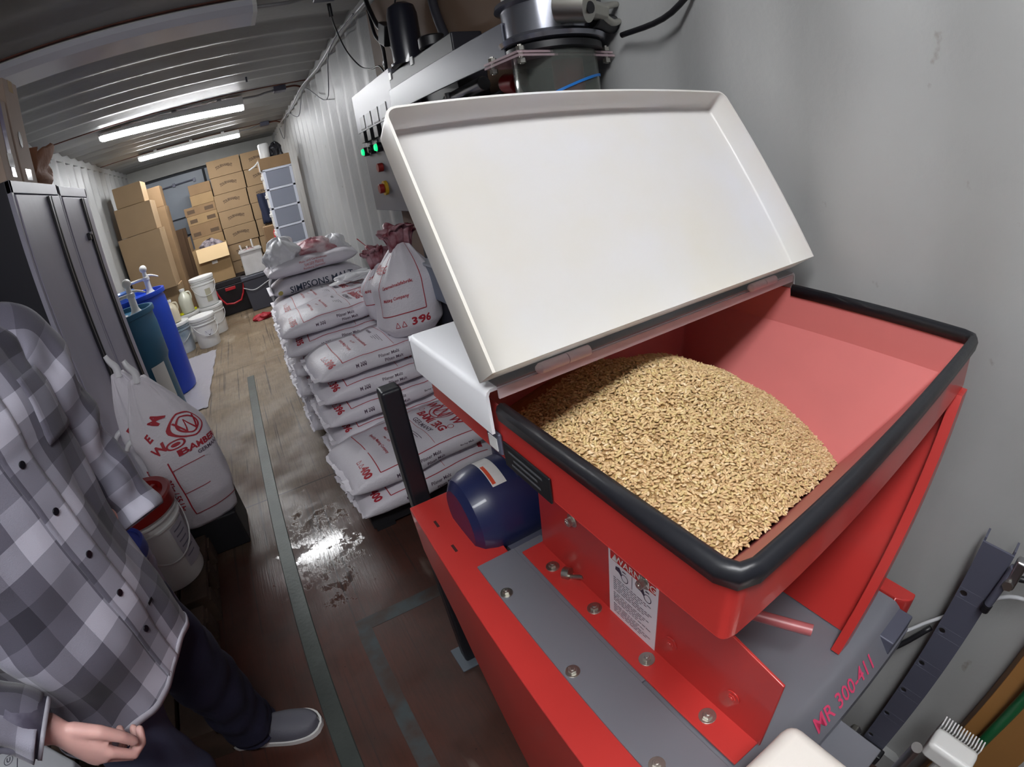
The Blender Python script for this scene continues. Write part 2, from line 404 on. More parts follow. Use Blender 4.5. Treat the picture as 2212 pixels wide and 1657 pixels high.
# slanted flange on the right edge of the near face
m = MB(); m.hexa([(sx(.70) - .03, hn - .008, .705), (sx(.70), hn - .008, .705), (sx(.70), hn + .008, .705), (sx(.70) - .03, hn + .008, .705), (sx(1.09) - .03, hn - .008, 1.09), (sx(1.09), hn - .008, 1.09), (sx(1.09), hn + .008, 1.09), (sx(1.09) - .03, hn + .008, 1.09)])
m.build('hopper_flange', M_red, mill)
# rubber edge trim around the near half of the rim
m = MB(); path = []
for p in ((hl, .444), (hl, hn + .018), (hl + .005, hn + .005), (hl + .018, hn), (hr - .018, hn), (hr - .005, hn + .005), (hr, hn + .018), (hr, .444)): path.append((p[0], p[1], hz))
rs = []
for i, p in enumerate(path):
    q0 = Vector(path[max(i - 1, 0)]); q1 = Vector(path[min(i + 1, len(path) - 1)]); d = (q1 - q0).normalized(); n_ = Vector((-d.y, d.x, 0))
    prof = [(-.006, -.012), (-.0075, 0), (-.005, .006), (0, .008), (.005, .006), (.0075, 0), (.006, -.012)]
    rs.append([Vector(p) + n_ * a + Vector((0, 0, b)) for a, b in prof])
m.ring(rs, 0, True); m.build('rubber_trim', M_rubber, mill, smooth='all')
# fixed rear lid
m = MB(); pr_ = []
for x, z in ((.500, 1.134), (.500, 1.182), (.502, 1.187), (.507, 1.190), (1.111, 1.190), (1.116, 1.187), (1.118, 1.182), (1.118, 1.134)): pr_.append((x, z))
inn_ = [(x + (.004 if x < .8 else -.004), min(z, 1.186)) for x, z in pr_][::-1]
m.ring([[(x, y, z) for x, z in pr_ + inn_] for y in (.449, .70)]); m.box(.500, 1.118, .697, .701, 1.134, 1.189)
m.build('fixed_lid', M_white, mill, smooth=True, angle=50, solid=0)
m = MB(); m.box(.515, 1.105, .4455, .4485, 1.176, 1.188); m.build('lid_edge', mat('pinkish_edge', (206, 186, 190), .4), mill)
# hinged lid, standing open
al = math.radians(33); dv = Vector((0, math.sin(al), math.cos(al))); nv = Vector((0, -math.cos(al), math.sin(al))); H0 = Vector((0, .458, 1.196))
LM = Matrix((( 1, 0, 0, 0), (0, dv.y, nv.y, H0.y), (0, dv.z, nv.z, H0.z), (0, 0, 0, 1)))   # local x, along lid, outward lip
M_lidin = mat('lid_inside', (221, 221, 224), .33, var=.07, vscale=4, var2=(220, 216, 206))
lid_o = empty('hinged_lid'); lid_o.parent = mill
def lp(x, y, z): return LM @ Vector((x, y, z))
m = MB(); X0, X1, LL, LP = .498, 1.122, .338, .05
def loopL(x0, x1, y1, z, r, y0=0.):
    pts = [(x0, y0)]
    for k in range(6):
        t = math.radians(180 - 90 * k / 5); pts.append((x0 + r + r * math.cos(t), y1 - r + r * math.sin(t)))
    for k in range(6):
        t = math.radians(90 - 90 * k / 5); pts.append((x1 - r + r * math.cos(t), y1 - r + r * math.sin(t)))
    pts.append((x1, y0)); return [lp(a, b, z) for a, b in pts]
t_ = .0035
def wall_loops():
    return [loopL(X0 + .004, X1 - .004, LL - .004, 0, .014), loopL(X0, X1, LL, .005, .016), loopL(X0, X1, LL, LP, .016), loopL(X0 + t_, X1 - t_, LL - t_, LP, .013), loopL(X0 + t_, X1 - t_, LL - t_, t_ + .004, .013), loopL(X0 + t_ + .004, X1 - t_ - .004, LL - t_ - .004, t_, .010)]
W_ = wall_loops(); m.ring(W_, 0, True)
m.build('lid_panel', M_lidin, lid_o, smooth=True, angle=50)
# hinges on the lid line
M_hinge = mat('hinge_paint', (214, 200, 204), .35)
for x in (.605, 1.005):
    h = MB(); c = (x, .4445, 1.193)
    h.cyl((x - .035, .4445, 1.194), (x + .002, .4445, 1.194), .0065, n=16); h.cyl((x + .003, .4445, 1.194), (x + .035, .4445, 1.194), .0065, n=16)
    h.lathe([(.001, -.006), (.0045, -.004), (.0065, 0)], (x - .035, .4445, 1.194), 12, M=Matrix.Rotation(PI / 2, 4, 'Y'))
    h.build('hinge', M_hinge, mill, smooth=True)
m = MB(); m.box(.515, 1.108, .4485, .475, 1.1895, 1.1915); m.build('hinge_strip', mat('hinge_grey', (150, 150, 152), .4, metal=.4), mill)
# name plate and sticker on the skirt
npl = MB(); npl.box(.5095, .5125, .352, .448, 1.088, 1.122); o = npl.build('name_plate', mat('plate_black', (26, 27, 30), .4), mill, bevel=.002)
npt = MB(); fn = planefn((.5094, .40, 1.105), (0, -1, 0), (0, 0, 1), .0004)
for i, (w, yy) in enumerate(((.07, .009), (.05, .001), (.06, -.007))): rectg(npt, -w / 2, w / 2, yy - .0018, yy + .0018, fn)
npt.build('plate_lettering', mat('plate_print', (84, 86, 90), .5), o)
m = MB(); m.box(.5080, .5135, .452, .485, 1.098, 1.128); o = m.build('latch_plate', M_slate, mill, bevel=.003)
m = MB(); m.box(.5070, .5082, .458, .478, 1.103, 1.120); m.build('sticker', M_plastic, o)
# frame: red channel on the left, gusset guard below
m = MB(); xf = .478
def poly3(pts, dx): return [pts, [(x + dx, y, z) for x, y, z in pts]]
side = [(.472, .955, .700), (.440, -.12, .700), (.430, -.12, .22), (.440, .45, .22), (.468, .80, .46), (.474, .955, .56)]
m.ring(poly3(side, .006))
m.hexa([(.472, .955, .694), (.440, -.12, .694), (.560, -.12, .694), (.600, .955, .694), (.472, .955, .700), (.440, -.12, .700), (.560, -.12, .700), (.600, .955, .700)])
m.box(.474, .60, .949, .955, .60, .70)
m.build('frame_channel', M_red, mill, bevel=.003)
for y in (.86, .765):
    s = MB(); s.box(.50, .506, y - .012, y + .012, .7002, .7006); s.build('slot', mat('slot_dark', (60, 20, 20), .8), mill)
# right side rail peeking out with a rounded end
m = MB(); pts = [(1.036, .70), (1.036, .10)] + [(1.036 + .026 * (1 - math.cos(t)), .10 - .03 * math.sin(t)) for t in (0, .5, 1., 1.4)] + [(1.07, .072), (1.07, .70)]
m.prism(pts, 'z', .62, .704); m.build('side_rail', M_red, mill, bevel=.003)
# grey deck plate and roller housing
m = MB(); m.prism([(.516, .684), (.510, -.13), (.60, -.13), (.60, .684)], 'z', .7003, .7055); m.box(.60, .665, .30, .684, .695, .7045)
m.build('deck_plate', M_grey, mill, bevel=.001)
m = MB()
prof = [(.684, .70), (.105, .70), (.095, .698), (.086, .692), (.052, .655), (.052, .60), (.684, .60)]
m.ring([[(x, y, z) for y, z in prof] for x in (.598, 1.034)]); o = m.build('roller_housing', M_grey, mill, smooth=True, angle=30)
m = MB(); m.box(.955, 1.0345, .055, .10, .62, .6895); m.build('housing_end_block', M_slate, mill, bevel=.003)
tn = Vector((0, -.037, -.034)).normalized(); up = Vector((0, .034, .037)).normalized()
tfn = lambda x, y: Vector((.832, .070, .6755)) + Vector((1, 0, 0)) * x + Vector((0, .6768, .7362)) * y + Vector((0, -.7362, .6768)) * .0012
m = MB(); put_text(m, 'MR 300-411', .040, tfn, bold=.0004, sx=.86); m.build('painted_lettering', mat('pink_marker', (222, 70, 112), .5), o)
# lower grey shelf and stub
m = MB(); m.box(.56, .835, -.032, .058, .594, .600); m.box(.56, .60, -.032, .058, .594, .6995); m.build('lower_shelf', M_grey, mill, bevel=.002)
# angle bracket carrying the rollers
m = MB()
m.prism([(.606, .112), (.660, .112), (.660, .660), (.606, .660)], 'z', .7058, .7105)
m.ring([[(x, .655, .706), (x, .640, .930), (x, .196, .886), (x, .112, .868), (x, .108, .706)] for x in (.652, .6565)])
m.build('angle_bracket', M_red, mill, bevel=.0015)
def bolt(name, c, nrm, r=.0085, parent=mill, mat_=None, washer=True, h=.006):
    c = Vector(c); nrm = Vector(nrm).normalized(); b = MB(); mat_ = mat_ or M_zinc
    if washer: b.cyl(c, c + nrm * .002, r * 1.55, n=24)
    b.cyl(c + nrm * .002, c + nrm * (.002 + h), r * .95, r * .92, n=6)
    b.cyl(c + nrm * (.002 + h), c + nrm * (.004 + h), r * .55, r * .45, n=12)
    return b.build(name, mat_, parent, bevel=.0006)
for y in (.588, .459, .324, .191): bolt('bolt', (.631, y, .7105), (0, 0, 1))
for y in (.590, .382, .184): bolt('bolt', (.529, y, .7055), (0, 0, 1), r=.0078)
for y, z in ((.537, .854), (.36, .853)): bolt('bolt', (.652, y, z), (-1, 0, 0), washer=True, h=.010)
for y, z in ((.296, .768), (.173, .768)): bolt('bolt', (.652, y, z), (-1, 0, 0), r=.008, mat_=M_red, h=.002)
b = MB(); b.cyl((.642, .546, .7108), (.654, .520, .724), .0045, n=12); b.cyl((.636, .558, .7165), (.642, .546, .7185), .0115, .0115, n=20); b.build('loose_bolt', M_zinc, mill, smooth=True, angle=40)
# warning label
wl = MB(); wl.box(.6508, .6518, .329, .441, .708, .866); o = wl.build('warning_label', mat('label_white', (226, 226, 232), .4), mill)
lf = planefn((.6507, .385, .787), (0, -1, 0), (0, 0, 1), .0003)
m = MB(); rectg(m, -.051, .051, .058, .077, lf); m.build('label_heading', mat('label_red', (200, 40, 34), .4), o)
m = MB(); lf2 = planefn((.6507, .385, .787), (0, -1, 0), (0, 0, 1), .0008)
put_text(m, 'WARNING', .019, lambda x, y: lf2(x + .006, y + .067), bold=.0003)
m.add([lf2(-.047, .060), lf2(-.033, .060), lf2(-.040, .074)], [(0, 1, 2)])
m.build('label_heading_text', M_plastic, o)
m = MB(); rnd = random.Random(8)
rectg(m, -.0005, .0005, .028, .057, lf2)
for cx in (-.026, .026):
    m.add([lf2(cx - .012, .050), lf2(cx - .003, .053), lf2(cx + .002, .044), lf2(cx + .001, .036), lf2(cx - .005, .041), lf2(cx - .013, .042)], [(0, 1, 2, 3, 4, 5)])
    ringg(m, cx + .009, .037, .007, .0085, lf2, n=20); m.add([lf2(cx + .004, .052), lf2(cx + .012, .052), lf2(cx + .012, .050), lf2(cx + .004, .049)], [(0, 1, 2, 3)])
for i in range(19):
    y = .022 - i * .0048; x = -.044
    if i in (7, 13): continue
    while x < .040 - (i % 4) * .008:
        w = rnd.uniform(.004, .012); rectg(m, x, min(x + w, .046), y - .0008, y + .0008, lf2, n=1); x += w + .0022
m.build('label_print', mat('label_ink', (50, 52, 74), .5), o)
# roller adjusting rod
m = MB(); m.cyl((.71, .34, .80), (.797, .153, .80), .009, n=16); m.build('adjusting_rod', mat('rod_red', (176, 96, 98), .35), mill, smooth=True, angle=40)
# motor
mo = MB(); c = Vector((.545, .80, .735)); prof = [(.02, -.004), (.066, -.003), (.085, .010), (.096, .034), (.1, .06), (.1, .20), (.094, .205), (.094, .30)]
RY = Matrix.Rotation(PI / 2, 4, 'Y')
mo.lathe(prof, c, 40, M=RY)
M_navy = mat('motor_navy', (34, 42, 84), .38, coat=.2, var=.1)
o = mo.build('motor', M_navy, mill, smooth=True, angle=30)
mm = MB(); mm.box(.60, .74, .74, .86, .62, .66); mm.box(.58, .80, .71, .89, .56, .62); mm.build('motor_foot', M_navy, o, bevel=.004)
mm = MB(); mm.box(.665, .735, .74, .86, .80, .862); mm.build('terminal_box', M_navy, o, bevel=.006)
def cylfn(u, v, off=.0008):   # u along axis, v around (angle rad*R)
    a = v / .1; return Vector((.62 + u, .80 - (.1 + off) * math.sin(a), .735 + (.1 + off) * math.cos(a)))
s = MB(); s.grid(lambda a, b: cylfn(-.012 + .032 * a, -.045 + .10 * b), 3, 10); s.build('rating_sticker', M_plastic, o)
s = MB(); s.grid(lambda a, b: cylfn(-.010 + .008 * a, -.005 + .055 * b, .0014), 2, 8); s.build('sticker_stripe', mat('orange_red', (214, 80, 50), .5), o)
# legs
for x, y, z1 in ((.512, 1.0, .99),):
    l = MB(); l.prism([(x - .024, y - .024), (x + .024, y - .024), (x + .024, y + .024), (x - .024, y + .024)], 'z', .006, z1); l.build('rubber_leg', M_rubber, mill, bevel=.008, seg=3)
    l = MB(); l.box(x - .05, x + .06, y - .05, y + .05, 0.001, .007); l.build('foot_plate', mat('foot_grey', (92, 100, 108), .6), mill, bevel=.002)
for x, y, z in ((.50, -.08, .7), (1.02, .10, .62), (1.02, .62, .62), (.60, .90, .69)):
    l = MB(); l.prism([(x - .02, y - .02), (x + .02, y - .02), (x + .02, y + .02), (x - .02, y + .02)], 'z', 0.001, z); l.build('leg', M_slate, mill)
m = MB(); m.box(.60, 1.02, .60, .64, .62, .70); m.box(.60, .70, .64, .93, .66, .69); m.build('cross_member', M_slate, mill)
# catch bin under the rollers
m = MB(); m.hexa([(.66, .15, .30), (.96, .15, .30), (.96, .60, .30), (.66, .60, .30), (.60, .10, .598), (1.03, .10, .598), (1.03, .66, .598), (.60, .66, .598)]); m.build('discharge_chute', M_red, mill)
# white plastic block standing on the near end of the deck
m = MB(); m.box(.530, .630, -.075, .080, .7057, .868); o = m.build('white_block', mat('hdpe', (228, 222, 214), .5, var=.05), None, bevel=.018, seg=4)
tag(o, 'rounded white plastic block standing on the near end of the mill', 'plastic block')
# ------------------------------------------------------------------ malt in the hopper
def heap(x, y):
    dx, dy = x - .78, y - .47
    s_ = .78 if dx > 0 else .52
    z = 1.118 - s_ * (math.sqrt(dx * dx + dy * dy + .01) - .1) - .12 * max(0, .42 - y)
    return z + .004 * noise.noise(Vector((x * 14, y * 14, 0)))
rng = np.random.default_rng(3)
kv = []; kf = []
nu, nw = 7, 5
base = []
for j in range(nw):
    a = PI * (j + .5) / nw - PI / 2
    for i in range(nu):
        t = 2 * PI * i / nu
        r = math.cos(a) ** .8
        base.append((math.sin(a) * .0038, r * .0019 * math.cos(t), r * .0016 * math.sin(t)))
base = np.array(base + [(-.0042, 0, 0), (.0042, 0, 0)])
bf = [(j * nu + i, j * nu + (i + 1) % nu, (j + 1) * nu + (i + 1) % nu, (j + 1) * nu + i) for j in range(nw - 1) for i in range(nu)]
caps_ = [(nw * nu, (i + 1) % nu, i) for i in range(nu)] + [(nw * nu + 1, (nw - 1) * nu + i, (nw - 1) * nu + (i + 1) % nu) for i in range(nu)]
allv = []; quads = []; tris = []; cols = []
nk = 0
for layer, (st, dz) in enumerate(((.0044, 0.), (.0048, -.0026))):
    y = hn + .010
    while y < .60:
        x = hl + .006
        while x < hr - .006:
            xx = x + rng.uniform(-.0022, .0022); yy = y + rng.uniform(-.0022, .0022); z = heap(xx, yy) + dz + rng.uniform(-.0012, .0015)
            if z > hs: okx = xx < hr - .006
            else: okx = xx < hr - .016 - (hs - z) * .51 and xx > hl + .004 + (hs - z) * .64
            if okx and yy > .134 + (1.155 - z) * .6:
                yaw = rng.uniform(0, PI); pit = rng.normal(0, .35); s = rng.uniform(.85, 1.12)
                cy, sy_ = math.cos(yaw), math.sin(yaw); cp, sp = math.cos(pit), math.sin(pit)
                Rm = np.array([[cy * cp, -sy_, cy * sp], [sy_ * cp, cy, sy_ * sp], [-sp, 0, cp]])
                allv.append((base * s) @ Rm.T + np.array([xx, yy, z])); nk += 1
            x += st
        y += st
allv = np.concatenate(allv); nb = len(base)
q = np.array(bf); t3 = np.array(caps_)
off = (np.arange(nk) * nb)
Q = (q[None] + off[:, None, None]).reshape(-1, 4); T = (t3[None] + off[:, None, None]).reshape(-1, 3)
me = bpy.data.meshes.new('malt_grain')
me.vertices.add(len(allv)); me.vertices.foreach_set('co', allv.astype(np.float32).ravel())
nl = len(Q) * 4 + len(T) * 3
me.loops.add(nl); me.loops.foreach_set('vertex_index', np.concatenate([Q.ravel(), T.ravel()]).astype(np.int32))
me.polygons.add(len(Q) + len(T))
ls = np.concatenate([np.arange(len(Q)) * 4, len(Q) * 4 + np.arange(len(T)) * 3]).astype(np.int32)
me.polygons.foreach_set('loop_start', ls)
me.polygons.foreach_set('use_smooth', np.ones(len(ls), bool)); me.update(calc_edges=True)
M_malt = bpy.data.materials.new('malt'); M_malt.use_nodes = True; nt = M_malt.node_tree; b_ = nt.nodes['Principled BSDF']; b_.inputs['Roughness'].default_value = .5
gi = nt.nodes.new('ShaderNodeNewGeometry'); rp = nt.nodes.new('ShaderNodeValToRGB'); nt.links.new(gi.outputs['Random Per Island'], rp.inputs[0]); nt.links.new(rp.outputs[0], b_.inputs['Base Color'])
E_ = rp.color_ramp.elements; E_[0].color = (*lin((184, 152, 108)), 1); E_[1].color = (*lin((236, 214, 176)), 1)
e = E_.new(.5); e.color = (*lin((220, 192, 146)), 1); e = E_.new(.8); e.color = (*lin((206, 184, 128)), 1)
me.materials.append(M_malt)
o = bpy.data.objects.new('malt_grain', me); COL.objects.link(o)
tag(o, 'golden malted barley heaped in the open red hopper', 'malt', kind='stuff')
# solid bed beneath the loose kernels, part of the same heap
m = MB(); m.grid(lambda a, b: (hl + .004 + (hr - hl - .03) * a, hn + .012 + (.66 - hn) * b, heap(hl + .004 + (hr - hl - .03) * a, hn + .012 + (.66 - hn) * b) - .004), 40, 30)
def clampx(v):
    x, y, z = v
    lim = hr - .014 - max(0, hs - z) * .51
    return (max(min(x, lim), hl + .006 + max(0, hs - z) * .64), max(y, .136 + (1.155 - z) * .6), z)
m.v = [clampx(v) for v in m.v]
bed = m.build('grain_bed', mat('malt_bed', (170, 136, 84), .8, var=.3, vscale=150), o)
# ================================================================== MALT SACKS
M_sack = mat('woven_sack', (230, 226, 234), .42, bump=.25, bscale=120, var=.06, vscale=7, spec=.4)
M_ink = mat('sack_red_ink', (178, 44, 58), .5)
M_ink2 = mat('sack_dark_ink', (92, 74, 92), .55)
M_ink3 = mat('sack_seam_line', (128, 48, 66), .55)
def sgn(v): return 1 if v >= 0 else -1
class Sack:
    def __init__(s, seed, L=.70, W=.45, T=.118, n=3.0):
        s.L, s.W, s.T, s.n, s.seed = L, W, T, n, seed
        s.rnd = random.Random(seed)
        s.sl = s.rnd.uniform(-.012, .012)
        N = 400; s.tab = [(0., PI / 2)]; prev = s.cs(PI / 2); acc = 0
        for i in range(1, N + 1):
            ph = PI / 2 - PI * i / N; q = s.cs(ph); acc += math.hypot(q[0] - prev[0], q[1] - prev[1]); s.tab.append((acc, ph)); prev = q
    def cs(s, ph):
        c, d = math.cos(ph), math.sin(ph)
        return sgn(c) * abs(c) ** (2 / s.n) * s.W / 2, sgn(d) * abs(d) ** (2 / 3.0) * s.T / 2
    def P(s, t, ph, off=0.):
        y, z = s.cs(ph)
        at_ = min(abs(t), 1.)
        e = max(.10, (1 - at_ ** 5) ** .55); w = 1 - .10 * at_ ** 3 + .03 * math.cos(t * 5 + s.seed)
        x = t * s.L / 2
        y *= w; z *= e
        r = math.hypot(y * .35, z) + 1e-6
        if off:
            q = Vector((y / (s.W / 2) * .5, z / (s.T / 2) * e)).normalized(); y += q.x * off; z += q.y * off
        nz = noise.noise(Vector((x * 6 + s.seed * 3.1, y * 7, z * 9 + s.seed))) * .012 + noise.noise(Vector((x * 17 + s.seed, y * 15, z * 20))) * .0045
        z += nz * e * (1 if z > 0 else -.4); y += nz * .8 * sgn(y) * min(1, abs(y) / .15)
        x += .010 * math.sin(y * 14 + s.seed) * at_ ** 2
        z += .004 * (1 - at_ ** 2) - .03 * at_ ** 3 * (1 if True else 0) * .35
        return Vector((x, y, z + s.T / 2))
    def phi(s, d):
        a = abs(d); T_ = s.tab; lo, hi = 0, len(T_) - 1
        if a >= T_[-1][0]: ph = T_[-1][1]
        else:
            while hi - lo > 1:
                m_ = (lo + hi) // 2
                if T_[m_][0] < a: lo = m_
                else: hi = m_
            f = (a - T_[lo][0]) / (T_[hi][0] - T_[lo][0] + 1e-9); ph = T_[lo][1] + f * (T_[hi][1] - T_[lo][1])
        return ph if d > 0 else PI - ph
    def page(s, off=.0016):   # page x runs towards -y, page y towards +x
        return lambda px, py: s.P(py / (s.L / 2), s.phi(-px), off)
    def side(s, off=.0016):   # on the near side: x along the sack, y up
        half = s.W / 2 + .035
        return lambda px, py: s.P(px / (s.L / 2), s.phi(-(half - py)), off)
def sack_print(s, pg, sd, number, parent, full=True, brand='w'):
    m = MB()
    for p, q in (((-.165, -.22), (-.165, .27)), ((.205, -.22), (.205, .27)), ((-.165, -.22), (.205, -.22))): lineg(m, p, q, .004, pg, n=14)
    if full:
        for r in (.070, .050): ringg(m, -.03, .205, r - .006, r, pg, n=40)
        zz = [(-.085, .235), (-.06, .165), (-.035, .235), (-.01, .165), (.02, .235)]
        for a, b in zip(zz[:-1], zz[1:]): lineg(m, a, b, .007, pg, n=4); lineg(m, (a[0] + .012, a[1] - .012), (b[0] + .012, b[1] - .012), .004, pg, n=4)
        put_text(m, 'BAMBERG', .056, lambda x, y: pg(x + .02, y + .115), bold=.0020, sx=1.0)
        put_text(m, 'W', .07, lambda x, y: pg(x + .10, y + .20), bold=.002)
        put_text(m, 'W', .07, lambda x, y: pg(x - .135, y + .20), bold=.002)
        lineg(m, (.115, .27), (.175, .25), .022, pg, n=4)
        lineg(m, (-.15, .045), (.19, .045), .002, pg, n=10)
        ringg(m, .135, .155, .012, .015, pg, n=20); ringg(m, -.13, .14, .012, .015, pg, n=20)
    put_text(m, 'Malz- und Caramelmalzfabrik', .021, lambda x, y: pg(x + .02, y - .075), bold=.0003, sx=.9)
    put_text(m, 'Specialty Malting Company', .021, lambda x, y: pg(x + .02, y - .15), bold=.0003, sx=.9)
    put_text(m, 'gegr. 1879', .014, lambda x, y: pg(x + .02, y - .11), bold=.0002)
    put_text(m, number, .050, lambda x, y: pg(x + .165, y - .272), bold=.0022)
    for k in (0, 1):
        cx = .075 + k * .035
        for a, b in (((cx - .012, -.285), (cx + .012, -.285)), ((cx + .012, -.285), (cx, -.262)), ((cx, -.262), (cx - .012, -.285))): lineg(m, a, b, .003, pg, n=2)
    m.build('printed_lettering', M_ink, parent)
    m = MB()
    put_text(m, 'GERMANY', .034, lambda x, y: pg(x + .02, y + .068), bold=.0004, sx=1.15)
    put_text(m, 'PILSNER', .020, lambda x, y: pg(x - .06, y + .0), bold=.0003)
    for i in range(4): lineg(m, (.03, .012 - i * .010), (.03 + .10 - .02 * i, .012 - i * .010), .0025, pg, n=4)
    put_text(m, 'M ' + number[:1] + '00', .021, lambda x, y: sd(x - .14, y + .012), bold=.0003)
    put_text(m, 'Pilsner Malz', .021, lambda x, y: sd(x - .0, y + .022), bold=.0003)
    put_text(m, 'Pilsen Malt', .021, lambda x, y: sd(x + .02, y - .004), bold=.0003)
    put_text(m, 'Barley Malt', .015, lambda x, y: sd(x + .18, y + .008), bold=.0002)
    m.build('product_lettering', M_ink2, parent)
    m = MB(); lineg(m, (-.30, -.048), (.31, -.048), .003, sd, n=24)
    m.build('seam_line', M_ink3, parent)
def make_sack(seed, number, full=True, T=.118, L=.70, W=.45):
    s = Sack(seed, L, W, T)
    root = thing('malt_sack', None, 'sack')
    m = MB(); nt_, nph = 44, 36
    m.ring([[s.P(-1 + 2 * i / nt_, 2 * PI * j / nph) for j in range(nph)] for i in range(nt_ + 1)])
    m.build('sack_body', M_sack, root, smooth='all')
    for e in (-1, 1):
        f = MB(); rn = random.Random(seed * 7 + e); k = 22
        A = []; Bq = []
        for j in range(k + 1):
            y = (-1 + 2 * j / k) * W * .44
            z0 = s.T / 2 - .010 + .004 * math.sin(j * 1.3)
            A.append((e * (L / 2 - .012), y, z0)); Bq.append((e * (L / 2 + .012 + rn.uniform(0, .012)), y * 1.02, z0 + rn.uniform(-.012, .010)))
        f.ring([A + [(x, y, z + .004) for x, y, z in A[::-1]], Bq + [(x, y, z + .003) for x, y, z in Bq[::-1]]])
        f.build('stitched_end', M_sack, root, smooth=True)
    sack_print(s, s.page(), s.side(), number, root, full)
    return root
M_palblack = mat('black_pallet', (30, 30, 34), .6)
def pallet(name, x0, x1, y0, y1, h, mt, label):
    t = thing(name, label, 'pallet', loc=(0, 0, 0))
    m = MB(); n = 6; w = (x1 - x0) / n
    for k in range(n): m = MB(); m.box(x0 + k * w + .008, x0 + (k + 1) * w - .008, y0, y1, h - .022, h); m.build('deck_board', mt, t, bevel=.002)
    for y in (y0, (y0 + y1) / 2 - .04, y1 - .08): m = MB(); m.box(x0, x1, y, y + .08, .022, h - .022); m.build('stringer', mt, t)
    for k in (0, n // 2, n - 1): m = MB(); m.box(x0 + k * w + .01, x0 + (k + 1) * w - .01, y0, y1, 0.001, .022); m.build('bottom_board', mt, t)
    return t
pallet('pallet', .44, 1.10, 1.80, 2.62, .10, M_palblack, 'black pallet under the two malt sack columns nearest the mill')
pallet('pallet', .44, 1.10, 2.68, 4.05, .10, M_palblack, 'black pallet under the tall malt sack columns farther from the mill')
protoA = make_sack(1, '400'); protoB = make_sack(2, '400'); protoC = make_sack(5, '396'); protoD = make_sack(7, '395')
used = set()
def place_sack(proto, x, y, z, rz=0., label='', group=None, sx_=1.):
    o = proto if proto.name not in used else None
    if o is None: o = copy_tree(proto)
    used.add(proto.name)
    o.location = (x, y, z); o.rotation_euler = (0, 0, math.radians(rz)); o.scale = (sx_, 1, 1)
    o['label'] = label; o['group'] = group
    return o
g1 = 'malt sacks stacked on pallets along the corrugated wall'
TH = .113
place_sack(protoA, .755, 1.955, .10, 5, 'lowest and nearest malt sack, numbered 400, directly on the black pallet', g1)
place_sack(protoB, .745, 1.975, .10 + TH, 5, 'second malt sack numbered 400 with its whole printed front facing up', g1)
names_c = ['bottom', 'second lowest', 'lower visible', 'middle visible', 'top']
labC = ['bottom malt sack of the column marked 396',
        'second malt sack from the bottom of the column marked 396',
        'lowest of the three visible malt sacks marked 396 behind the big 400 sack',
        'middle one of the three visible malt sacks marked 396',
        'top malt sack of the lying ones marked 396, the two open sacks stand on it']
for i in range(5):
    place_sack(protoC, .775 + (.012 if i % 2 else -.006) + (.02 if i == 4 else 0), 2.40 + .008 * math.sin(i * 2), .10 + TH * i, [3, -1, 1.5, 0, 2.5][i], labC[i], g1)
ordn = ['bottom', 'second', 'third', 'fourth', 'fifth', 'sixth', 'seventh']
for i in range(6):
    lab = 'malt sack %s from the floor in the column topped by 395' % ordn[i] if i else 'malt sack at the foot of the column topped by 395'
    if i == 5: lab = 'top malt sack marked 395 behind the open sacks, print facing up'
    if i == 4: lab = 'malt sack marked 395 directly under the topmost sack of that column'
    place_sack(protoD, .73 + .012 * math.sin(i * 2.3), 2.87, .10 + TH * i + .01, [1, -1, 2, 0, -2, 1, 2][i], lab, g1)
for i in range(6):
    lab = 'malt sack %s from the floor between the 395 and blue-lettered columns' % ordn[i]
    if i == 5: lab = 'bright flat malt sack on top between the 395 sack and the blue-lettered sacks'
    place_sack(protoD if i % 2 else protoC, .735 + .012 * math.sin(i * 1.7 + 1), 3.33, .10 + TH * i - .004, [-1, 1, 0, 2, -1, 1, 0][i], lab, g1)
# blue-lettered malt sacks
def make_simpsons(seed):
    s = Sack(seed, .66, .44, .118, 3.4); root = thing('malt_sack', None, 'sack')
    m = MB(); m.ring([[s.P(-1 + 2 * i / 40, 2 * PI * j / 32) for j in range(32)] for i in range(41)]); m.build('sack_body', M_sack, root, smooth='all')
    sd = s.side(.002); m = MB(); put_text(m, 'SIMPSONS MALT', .062, lambda x, y: sd(x + .02, y - .004), bold=.0008, sx=1.02)
    m.build('side_lettering', mat('simpsons_ink', (52, 62, 84), .5), root)
    m = MB(); ringg(m, -.285, -.0, .0, .018, sd, n=16); m.build('gold_emblem', mat('gold_ink', (196, 178, 96), .5), root)
    f = MB(); f.box(-.355, -.315, -.19, .19, .045, .05); f.build('stitched_end', M_sack, root)
    return root
sp = make_simpsons(11)
for i in range(5):
    place_sack(protoD if i % 2 else protoC, .74, 3.80, .10 + .104 * i, 0, 'malt sack %s from the floor under the sacks lettered in blue' % ordn[i], g1)
lab = ['lower sack lettered MALT in dark blue under the fully legible one', 'sack with fully legible dark blue SIMPSONS MALT lettering along its side']
for i in range(2):
    o = sp if i == 0 else copy_tree(sp)
    o.location = (.745, 3.80, .62 + .118 * i); o.rotation_euler = (0, 0, math.radians([1, 0][i])); o['label'] = lab[i]; o['group'] = 'blue-lettered malt sacks'
